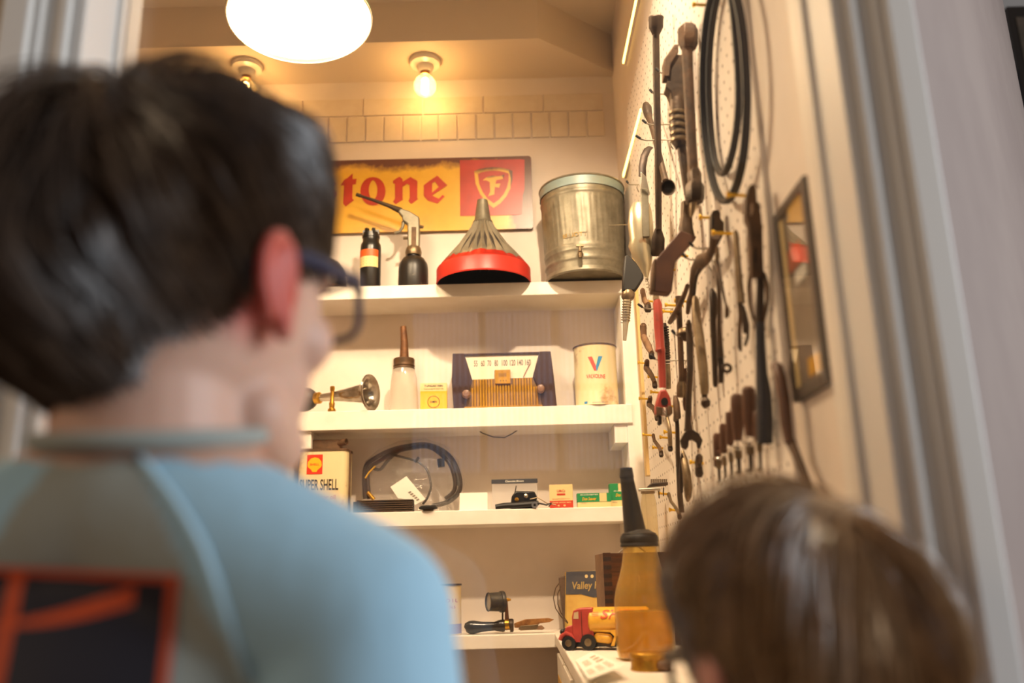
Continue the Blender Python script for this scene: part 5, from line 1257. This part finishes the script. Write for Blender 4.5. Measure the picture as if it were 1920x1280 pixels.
pegs = [((1267, 481), (1290, 480), 'above the square block end'), ((1243, 504), (1266, 506), 'on the face of the bent brown iron'), ((1216, 564), (1224, 565), 'beside the pale clamp'), ((1256, 568), (1281, 573), 'left of the upper pair over the socket wrench'),
        ((1274, 562), (1290, 565), 'right of the pair over the socket wrench'), ((1250, 583), (1267, 585), 'under the cross handle'), ((1322, 410), (1346, 409), 'holding the curved wrench'), ((1347, 431), (1376, 438), 'holding the slotted bar'),
        ((1376, 356), (1410, 367), 'holding the heavy wrench'), ((1310, 5), (1344, 10), 'holding the fan belts'), ((1281, 633), (1294, 632), 'below the mushroom cap'), ((1203, 681), (1212, 681), 'above the twin-peg wrench'), ((1222, 705), (1233, 707), 'below the twin-peg wrench'),
        ((1227, 734), (1237, 736), 'left of the red wrench collar'), ((1205, 746), (1217, 748), 'holding the wrench left of the red jaw'), ((1256, 758), (1264, 762), 'right of the red jaw'), ((1212, 813), (1224, 816), 'upper one on the dog-bone wrench'), ((1231, 835), (1243, 840), 'lower one on the dog-bone wrench'),
        ((1253, 808), (1267, 811), 'beside the snips arm'), ((1245, 820), (1256, 821), 'on the twin-peg wrench below the red jaw'), ((1303, 865), (1319, 868), 'around the stubby wrench'), ((1242, 922), (1252, 926), 'beside the brush'), ((1263, 954), (1274, 957), 'on the lowest silver wrench')]
for tip, b, lb in pegs:
    p = onX(*b, XW); L = (b[0] - tip[0]) * mpp(p) + .006
    t = thing('brass_peg', 'yellow brass peg ' + lb, 'peg', p, group='brass pegs on the pegboard')
    part('pin', MB().tube([(0, 0, 0), (-L, 0, .002)], .0021, 10, ref=V((0, 0, 1))), pegbrass, t)
    part('flared_head', MB().tube([(-L + .003, 0, .002), (-L - .001, 0, .0022), (-L - .0025, 0, .0022)], [.002, .0042, .0036], 12, ref=V((0, 0, 1))), pegbrass, t)

# framed picture on the right wall, near the window
t = thing('picture_frame', 'dark framed picture hanging on the right wall near the window', 'picture', (XR, 0.855, 1.372))
FZ = .107; y0, y1 = -.056, .050
fm2 = mat('dark_frame', '#3a2f28', rough=.4)
for nm, a, b in (('frame_bar', (-.009, y1 - .013, -FZ), (0, y1, FZ)), ('frame_bar', (-.009, y0, -FZ), (0, y0 + .013, FZ)), ('frame_bar', (-.009, y0 + .013, FZ - .013), (0, y1 - .013, FZ)), ('frame_bar', (-.009, y0 + .013, -FZ), (0, y1 - .013, -FZ + .013))):
    part(nm, MB().box(a, b), fm2, t, bevel=.002, smooth=False)
pic = part('picture_sheet', MB().box((-.006, y0 + .013, -FZ + .013), (0, y1 - .013, FZ - .013)), mat('sepia_photo', '#8f8272', '#6f6454', rough=.4, scale=18, soft=.3), t, smooth=False)
part('mat_board', MB().box((-.0068, y1 - .024, -FZ + .013), (-.006, y1 - .013, FZ - .013)), creamb, pic, smooth=False)
part('red_shape', MB().box((-.0068, -.02, .028), (-.006, .020, .052)), mat('print_salmon', '#c06a4a', rough=.5), pic, smooth=False)
part('pale_shape', MB().box((-.0068, -.03, .010), (-.006, .004, .024)), paper, pic, smooth=False)
part('yellow_card', MB().box((-.0068, -.04, -.09), (-.006, -.004, -.072)), yellowp, pic, smooth=False)
part('glazing', MB().box((-.0085, y0 + .013, -FZ + .013), (-.0075, y1 - .013, FZ - .013)), thin_glass('picture_glass'), t, smooth=False)

# far room picture at top right
p = at(1921, 118, 3.4)
t = thing('far_display_panel', 'framed dark picture on the pale far wall at the top right', 'picture', (p.x + .22, 3.4, p.z - .35))
part('frame', MB().box((-.27, -.03, -.1), (.35, 0, .62)), fm2, t, bevel=.004, smooth=False)
part('artwork', MB().box((-.24, -.034, -.07), (.32, -.03, .56)), mat('green_brown_art', '#5c5a4c', '#8d7a6a', rough=.5, scale=9, soft=.2), t, smooth=False)
part('top_card', MB().box((-.10, -.034, .70), (.12, -.002, .85)), yellowp, t, smooth=False)
# ------------------------------------------------------------------ people
def remeshed(mb, voxel, smooth=6):
    me = bpy.data.meshes.new('tmp'); me.from_pydata([tuple(p) for p in mb.v], [], mb.f); me.update()
    bm = bmesh.new(); bm.from_mesh(me); bmesh.ops.recalc_face_normals(bm, faces=bm.faces); bm.to_mesh(me); bm.free()
    o = bpy.data.objects.new('tmp', me); COL.objects.link(o)
    r = o.modifiers.new('r', 'REMESH'); r.mode = 'VOXEL'; r.voxel_size = voxel; r.use_smooth_shade = True
    s = o.modifiers.new('s', 'SMOOTH'); s.factor = .5; s.iterations = smooth
    bpy.context.view_layer.update()
    out = bpy.data.meshes.new_from_object(o.evaluated_get(bpy.context.evaluated_depsgraph_get()))
    bpy.data.objects.remove(o)
    out.polygons.foreach_set('use_smooth', [True] * len(out.polygons))
    return out
def skin_mat(name, col, ear):
    m = mat(name, col, rough=.5, sss=.35)
    nt = m.node_tree; b = nt.nodes['Principled BSDF']
    at_ = nt.nodes.new('ShaderNodeAttribute'); at_.attribute_name = 'flush'
    mx = nt.nodes.new('ShaderNodeMix'); mx.data_type = 'RGBA'; nt.links.new(at_.outputs['Fac'], mx.inputs[0])
    mx.inputs[6].default_value = rgb(col); mx.inputs[7].default_value = rgb(ear); nt.links.new(mx.outputs[2], b.inputs['Base Color'])
    return m
def hand(q, wr, dirv, side):
    """palm, four fingers and thumb hanging below the wrist"""
    d = V(dirv).normalized(); f_ = V((0, 1, 0)); s_ = d.cross(f_).normalized() * side
    pc = wr + d * .045
    for k in range(4):
        o_ = f_ * ((k - 1.5) * .016); L = (.058, .066, .062, .048)[k]
        a = wr + d * .075 + o_; b_ = a + d * L * .5 - s_ * .004; c = b_ + d * L * .45 - s_ * .014
        q.capsule(wr + d * .012 + o_ * .7, .013, a, .0085); q.capsule(a, .0078, b_, .0072); q.capsule(b_, .0072, c, .0062)
    q.capsule(wr + d * .02 + f_ * .02, .012, wr + d * .055 + f_ * .042, .009); q.capsule(wr + d * .055 + f_ * .042, .009, wr + d * .085 + f_ * .046 - s_ * .01, .0072)
def hair_mat(name, c1, c2, rough):
    return mat(name, c1, c2, rough=rough, scale=60, soft=.3, spec=.6)
E3 = V((.077, .097, .108))
def person(label, Hc, yaw, tilt, neck_base, sh_r, sh_l, skin, hair, hairlen, clump_n, puff, shirtm, glassm, stand, pant, voxel=.0032, hs=1.0, top=0.0, back=0.0, collarm=None):
    t = thing('person', label, 'person', (neck_base.x, neck_base.y, 0))
    R = Matrix.Rotation(-yaw, 4, 'Z') @ Matrix.Rotation(tilt, 4, 'X')
    Mh = Matrix.Translation(Hc) @ R @ Matrix.Scale(hs, 4)
    L = lambda x_, y_, z_: Mh @ V((x_, y_, z_))
    q = MB()
    q.sphere((0, 0, 0), tuple(E3), 32, 20, Mh)
    q.sphere((0, .030, -.055), (.060, .060, .066), 24, 16, Mh)
    q.capsule(L(0, .068, -.098), .022, L(0, .060, -.090), .03)
    q.capsule(L(.045, .02, -.085), .022, L(.02, .06, -.1), .022); q.capsule(L(-.045, .02, -.085), .022, L(-.02, .06, -.1), .022)
    q.capsule(L(0, .088, .0), .010, L(0, .106, -.032), .013); q.capsule(L(-.012, .094, -.036), .008, L(.012, .094, -.036), .008)
    q.capsule(L(-.045, .070, .012), .014, L(.045, .070, .012), .014)
    for s_ in (-1, 1):
        q.sphere((s_ * .045, .060, -.035), (.022, .020, .022), 16, 10, Mh)
        q.capsule(L(s_ * .014, .086, -.062), .006, L(0, .089, -.061), .007); q.capsule(L(s_ * .012, .084, -.070), .006, L(0, .087, -.071), .008)
        # ear: helix, bowl and lobe
        ring = []
        for k in range(13):
            a = math.radians(-60 + k * 25)
            ring.append(L(s_ * (.086 + .008 * math.cos(a * .5)), -.006 - .015 * math.cos(a), -.016 + .026 * math.sin(a)))
        for k in range(12): q.capsule(ring[k], .0052, ring[k + 1], .0052, 8)
        q.capsule(L(s_ * .079, -.004, -.006), .013, L(s_ * .080, -.002, -.026), .011)
        q.capsule(L(s_ * .084, .004, -.036), .007, L(s_ * .083, .006, -.044), .0065)
    nb = V(neck_base)
    q.capsule(L(0, -.018, -.055), .056, nb + V((0, 0, -.02)), .055, 24)
    for sh in (sh_r, sh_l):
        q.capsule(nb + V((0, -.005, -.02)), .052, V(sh), .044, 20)
    cz = min(sh_r.z, sh_l.z)
    w_ = abs(sh_r.x - sh_l.x) / 2; mx_ = (sh_r.x + sh_l.x) / 2; my_ = (sh_r.y + sh_l.y) / 2 + .01
    def ell(z, rx, ry): q.sphere((mx_, my_, z), (rx, ry, .10), 24, 14)
    for z, rx, ry in ((cz - .06, w_ * .98, .085), (cz - .16, w_ * .93, .092), (cz - .27, w_ * .82, .085), (cz - .37, w_ * .84, .088)): ell(z, rx, ry)
    hip = cz - .43
    arms = []
    for sh, s_ in ((sh_r, 1), (sh_l, -1)):
        el = V((sh.x + s_ * .022, sh.y - .012, sh.z - .215)); wr = V((sh.x + s_ * .018, sh.y + .055, sh.z - .405))
        q.capsule(sh + V((0, 0, -.005)), .043, el, .033); q.capsule(el, .033, wr, .023)
        hand(q, wr, (0, .15, -1), s_); arms.append((sh, el))
        hx = mx_ + s_ * w_ * .48
        kn = V((hx, my_ + .01, hip * .52)); an = V((hx + s_ * .005, my_ - .01, .075))
        q.capsule((hx, my_, hip), .075, kn, .052); q.capsule(kn, .052, an, .034); q.capsule(an + V((0, -.01, -.03)), .032, an + V((0, .10, -.045)), .028)
    me = remeshed(q, voxel, 5)
    ears = [L(s_ * .088, -.006, -.016) for s_ in (-1, 1)]
    fl = me.attributes.new('flush', 'FLOAT', 'POINT')
    vals = []
    for v in me.vertices:
        d = min((v.co - e).length for e in ears); vals.append(max(0., min(1., (.046 - d) / .022)))
    fl.data.foreach_set('value', vals)
    me.materials.append(skin); me.transform(Matrix.Translation(-t.location))
    body = link('body', me, t)
    # eyes
    for s_ in (-1, 1):
        e = part('eye', MB().sphere((s_ * .031, .076, -.004), .0125, 16, 10, Mh), mat('eye_white', '#e8e2da', rough=.2), t, world=True)
        part('iris', MB().lathe([(.0058, 0), (.004, .0012), (.0005, .0014)], 16, Mh @ Matrix.Translation((s_ * .031, .0878, -.004)) @ Matrix.Rotation(-PI / 2, 4, 'X')), mat('iris_brown', '#3a2414', rough=.15), e, world=True)
        part('eyebrow', MB().tube([L(s_ * .016, .0885, .022), L(s_ * .034, .086, .027), L(s_ * .052, .074, .022)], [.003, .0035, .002], 8), hair, t, world=True)
    part('lips', MB().tube([L(-.020, .086, -.066), L(-.008, .094, -.064), L(.008, .094, -.064), L(.020, .086, -.066)], [.002, .0042, .0042, .002], 8), mat('lip_pink', '#b8706a', rough=.4), t, world=True)
    # hair: cap and strands
    def hline(u):
        h_ = math.hypot(u.x, u.y) or 1e-6; c = u.y / h_
        side = .02 if puff < .5 else -.12
        return side + (-.74 - side) * (-c) ** 1.2 if c < 0 else side + (.42 - side) * c ** 1.3
    def surf(u, lift): 
        e = V((u.x * (E3.x + lift), u.y * (E3.y + lift), u.z * (E3.z + lift))); return Mh @ e
    def thick(u): return .006 + (.013 + .010 * puff) * min(1, max(0, (u.z - hline(u)) / .5)) + (.004 + top) * max(0, u.z) ** 2 + back * max(0, -u.y) * max(0, min(1, (u.z - hline(u)) / .6))
    cap_ = MB(); NS, NR = 64, 36; v = []; f = []
    for j in range(NR + 1):
        for i in range(NS):
            a = 2 * PI * i / NS
            u_edge = V((math.sin(a), math.cos(a), 0))
            # run from the pole to the hair line
            zl = hline(u_edge); tl_ = math.acos(max(-1, min(1, zl))); th = tl_ * j / NR
            u = V((math.sin(th) * math.sin(a), math.sin(th) * math.cos(a), math.cos(th)))
            v.append(surf(u, thick(u) * .8 if j < NR else .001))
    for j in range(NR):
        for i in range(NS): f.append((j * NS + i, j * NS + (i + 1) % NS, (j + 1) * NS + (i + 1) % NS, (j + 1) * NS + i))
    hr = part('hair', cap_.add(v, f), hair, t, world=True)
    K = V((.12, -.48, .87)).normalized()
    sv = []; sf_ = []; rnd = random.Random(11 + int(puff * 10))
    def unit():
        while True:
            p = V((rnd.gauss(0, 1), rnd.gauss(0, 1), rnd.gauss(0, 1)))
            if p.length > .1:
                p.normalize()
                if p.z > hline(p) + .02: return p
    NSEG = 7
    for c in range(clump_n):
        u0 = unit(); ln = hairlen * rnd.uniform(.7, 1.15); lift0 = rnd.uniform(.55, 1.2); swirl = rnd.uniform(-.25, .25) + .25
        for s in range(22):
            u = (u0 + V((rnd.gauss(0, .05), rnd.gauss(0, .05), rnd.gauss(0, .05)))).normalized()
            if u.z < hline(u): continue
            st = len(sv)
            lj = lift0 * rnd.uniform(.85, 1.15); wd = rnd.uniform(.0006, .0011); uu = u.copy()
            prev = None; okk = True; cnt = 0
            for k in range(NSEG + 1):
                g = k / NSEG
                lift = thick(uu) * lj * (.55 + .75 * math.sin(min(1, g * 1.3) * PI / 2)) + .004 * puff * g
                p = surf(uu, lift)
                d = (uu * uu.dot(K) - K); d.normalize(); d = (d + uu.cross(d) * swirl).normalized()
                tw = (u0 - u) * (.35 * g)
                side = (R @ uu.cross(d).to_4d()).to_3d().normalized(); nrm = (R @ uu.to_4d()).to_3d()
                ww = wd * (1 - .8 * g ** 2)
                sv += [p + side * ww, p - side * ww, p + nrm * ww]
                cnt += 1
                uu = (uu + d * (ln / NSEG) + tw).normalized()
                if uu.z < hline(uu) - .10 and k < NSEG: 
                    if k >= 2: break
            for k in range(cnt - 1):
                a = st + 3 * k
                for (i, j) in ((0, 1), (1, 2), (2, 0)): sf_.append((a + i, a + j, a + 3 + j, a + 3 + i))
    part('hair_strands', MB().add(sv, sf_), hair, hr, world=True, kind='stuff', angle=80)
    # shirt
    q = MB(); g = .007
    for sh in (sh_r, sh_l): q.capsule(nb + V((0, -.005, -.030)), .052 + g * .6, V(sh) + V((0, 0, 0)), .044 + g, 20)
    for z, rx, ry in ((cz - .06, w_ * .98, .085), (cz - .16, w_ * .95, .094), (cz - .27, w_ * .90, .092), (cz - .38, w_ * .92, .096), (cz - .42, w_ * .94, .10)):
        q.sphere((mx_, my_, z), (rx + g, ry + g, .10), 28, 14)
    for sh, el in arms: q.capsule(sh, .043 + g, sh.lerp(el, .62), .046 + g, 20)
    sm = remeshed(q, .0045, 8)
    bvh = BVHTree.FromPolygons([v.co.copy() for v in sm.vertices], [tuple(p.vertices) for p in sm.polygons])
    sm.materials.append(shirtm); sm.transform(Matrix.Translation(-t.location))
    sh_o = link('shirt', sm, t)
    ring = [nb + V((.062 * math.cos(a), .058 * math.sin(a) - .004, .012 + .010 * math.sin(a) )) for a in [2 * PI * i / 32 for i in range(32)]]
    part('collar', MB().tube(ring, .0052, 10, ref=V((0, 0, 1)), closed=True), collarm or shirtm, sh_o, world=True)
    # trousers
    q = MB()
    q.sphere((mx_, my_, hip), (w_ * .86 + .012, .10, .09), 24, 14)
    for s_ in (1, -1):
        hx = mx_ + s_ * w_ * .48
        q.capsule((hx, my_, hip), .082, (hx, my_ + .01, hip * .52), .062); q.capsule((hx, my_ + .01, hip * .52), .062, (hx + s_ * .005, my_ - .01, .10), .05)
    pm = remeshed(q, .006, 6); pm.materials.append(pant); pm.transform(Matrix.Translation(-t.location)); link('trousers', pm, t)
    for s_ in (1, -1):
        hx = mx_ + s_ * (w_ * .48 + .005)
        part('shoe', MB().prism(rrect(hx - .043, my_ - .075, hx + .043, my_ + .145, .04), 0, .065, lambda a, b, d: V((a, b, d))), mat('shoe_grey', '#4a4a4e', rough=.6), t, world=True, bevel=.015)
    # glasses
    gl = None
    if glassm:
        gl = part('glasses', MB().tube([L(-.012, .112, .002), L(0, .114, .006), L(.012, .112, .002)], .0022, 8), glassm, t, world=True)
        for s_ in (-1, 1):
            rim = [L(s_ * .036 + x_, .108 - abs(s_ * .036 + x_) * .16, z_ - .006) for x_, z_ in rrect(-.026, -.020, .026, .018, .012, 5)]
            part('rim', MB().tube(rim, .0026, 8, ref=V((0, 1, 0)), closed=True), glassm, gl, world=True)
            part('lens', MB().add(rim + [p_ + (Mh.to_3x3() @ V((0, .0015, 0))) for p_ in rim], [tuple(range(len(rim))), tuple(range(2 * len(rim) - 1, len(rim) - 1, -1))]), thin_glass('spectacle_lens'), gl, world=True)
            part('temple', MB().tube([L(s_ * .063, .098, .004), L(s_ * .076, .08, .006), L(s_ * .083, .03, .006), L(s_ * .086, -.008, .004), L(s_ * .086, -.022, -.012)], [(.0036, .0046)] * 5, 8), glassm, gl, world=True)
    return t, sh_o, bvh

shirt_blue = mat('blue_and_grey_shirt_cloth', '#a9cfe2', rough=.85, bump=.9, bscale=16, stretch=(1, 1, .3))
nt = shirt_blue.node_tree; an = nt.nodes.new('ShaderNodeAttribute'); an.attribute_name = 'sleeve'
mx = nt.nodes.new('ShaderNodeMix'); mx.data_type = 'RGBA'; nt.links.new(an.outputs['Fac'], mx.inputs[0])
mx.inputs[6].default_value = rgb('#a3a79f'); mx.inputs[7].default_value = rgb('#a9cfe2'); nt.links.new(mx.outputs[2], nt.nodes['Principled BSDF'].inputs['Base Color'])
H1 = at(338, 532, .515)
b1, sh1, bvh1 = person('taller boy in glasses and light blue shirt seen from behind', H1, math.radians(30), math.radians(3), at(290, 862, .505), at(674, 1166, .475), at(-165, 1100, .53),
    skin_mat('skin_fair', '#dcae96', '#cb5a48'), hair_mat('dark_brown_hair', '#33231a', '#57402c', .36), .75, 620, .45, shirt_blue, mat('navy_frame', '#22304e', rough=.3), 0, mat('denim', '#34435c', rough=.8), top=.001, back=.008, collarm=mat('grey_collar_cloth', '#a3a79f', rough=.85))
def hit(px, py, lift=.0008):
    d = ray(px, py).normalized(); h = bvh1.ray_cast(CAM, d)
    if h[0] is None: return None
    n = h[1] if h[1].dot(d) < 0 else -h[1]
    return h[0] + n * lift
# raglan seam
pts = [hit(a, b, .0006) for a, b in ((262, 856), (290, 890), (322, 930), (352, 975), (382, 1030), (405, 1090), (425, 1150), (446, 1210), (466, 1270))]
pts = [p for p in pts if p]
if len(pts) > 2: part('seam', MB().tube(pts, .0022, 8, ref=V((0, 1, 0))), mat('seam_thread', '#bcdcea', rough=.8), sh1, world=True)
# sleeves are blue, the body panel grey: split along the raglan seam, mirrored on the other side
if len(pts) > 2:
    n_ = (pts[-1] - pts[0]).cross(V((0, 1, 0))).normalized()
    if n_.x < 0: n_ = -n_
    me = sh1.data; ofs = b1.location; mid = (at(674, 1166, .475).x + at(-165, 1100, .53).x) / 2
    a_ = me.attributes.new('sleeve', 'FLOAT', 'POINT')
    a_.data.foreach_set('value', [1.0 if max((v.co + ofs - pts[0]).dot(n_), (V((2 * mid - v.co.x - ofs.x, v.co.y + ofs.y, v.co.z + ofs.z)) - pts[0]).dot(n_)) > 0 else 0.0 for v in me.vertices])
# square print across the back
NU, NV = 16, 14; v = []; f = []; ok = True
for j in range(NV + 1):
    for i in range(NU + 1):
        u_, v_ = i / NU, j / NV
        p = hit(-60 + (338 - 8 * v_ * 4 + 60) * u_, 1058 + 18 * u_ + 290 * v_, .0012); ok = ok and p is not None; v.append(p)
if ok:
    pm = mat('dark_back_print', '#1a1622', rough=.7)
    nt = pm.node_tree; b = nt.nodes['Principled BSDF']; an = nt.nodes.new('ShaderNodeUVMap'); sp = nt.nodes.new('ShaderNodeSeparateXYZ'); nt.links.new(an.outputs[0], sp.inputs[0])
    def mt(op, a, bb=None, c=None):
        n = nt.nodes.new('ShaderNodeMath'); n.operation = op
        for i, q_ in enumerate((a, bb, c)):
            if q_ is None: continue
            if isinstance(q_, (int, float)): n.inputs[i].default_value = q_
            else: nt.links.new(q_, n.inputs[i])
        return n.outputs[0]
    U, Vv = sp.outputs[0], sp.outputs[1]
    border = mt('MAXIMUM', mt('GREATER_THAN', U, .955), mt('LESS_THAN', Vv, .045))
    curve = mt('SUBTRACT', Vv, mt('MULTIPLY_ADD', mt('POWER', U, 2.0), -.40, .40))
    st = mt('LESS_THAN', mt('ABSOLUTE', curve), mt('MULTIPLY', U, .09))
    st2 = mt('LESS_THAN', mt('ABSOLUTE', mt('SUBTRACT', U, mt('MULTIPLY_ADD', Vv, -.14, .25))), .035)
    msk = mt('MAXIMUM', border, mt('MAXIMUM', mt('MULTIPLY', st, mt('LESS_THAN', U, .8)), st2))
    mx = nt.nodes.new('ShaderNodeMix'); mx.data_type = 'RGBA'; nt.links.new(msk, mx.inputs[0]); mx.inputs[6].default_value = rgb('#1a1622'); mx.inputs[7].default_value = rgb('#d8501c'); nt.links.new(mx.outputs[2], b.inputs['Base Color'])
    fs = [(j * (NU + 1) + i, j * (NU + 1) + i + 1, (j + 1) * (NU + 1) + i + 1, (j + 1) * (NU + 1) + i) for j in range(NV) for i in range(NU)]
    o = part('back_print', MB().add(v, fs), pm, sh1, world=True, label='dark square print with orange border and streaks')
    uvl = o.data.uv_layers.new(name='UVMap')
    for lp in o.data.loops:
        vi = lp.vertex_index; uvl.data[lp.index].uv = ((vi % (NU + 1)) / NU, (vi // (NU + 1)) / NV)
H2 = at(1502, 1228, .575)
person('smaller boy with straight light brown hair, only his head in view', H2, math.radians(-22), math.radians(-6), at(1545, 1520, .53), at(1545, 1520, .53) + V((.135, -.02, -.07)), at(1545, 1520, .53) + V((-.135, .01, -.07)),
    skin_mat('skin_fair_2', '#dcae92', '#cf8a72'), hair_mat('light_brown_hair', '#7a5836', '#ab8660', .25), 1.2, 620, .6, mat('grey_shirt_cloth', '#6a7078', rough=.85), mat('black_frame', '#1c1a1a', rough=.3), 0, mat('denim', '#34435c'), hs=.785)
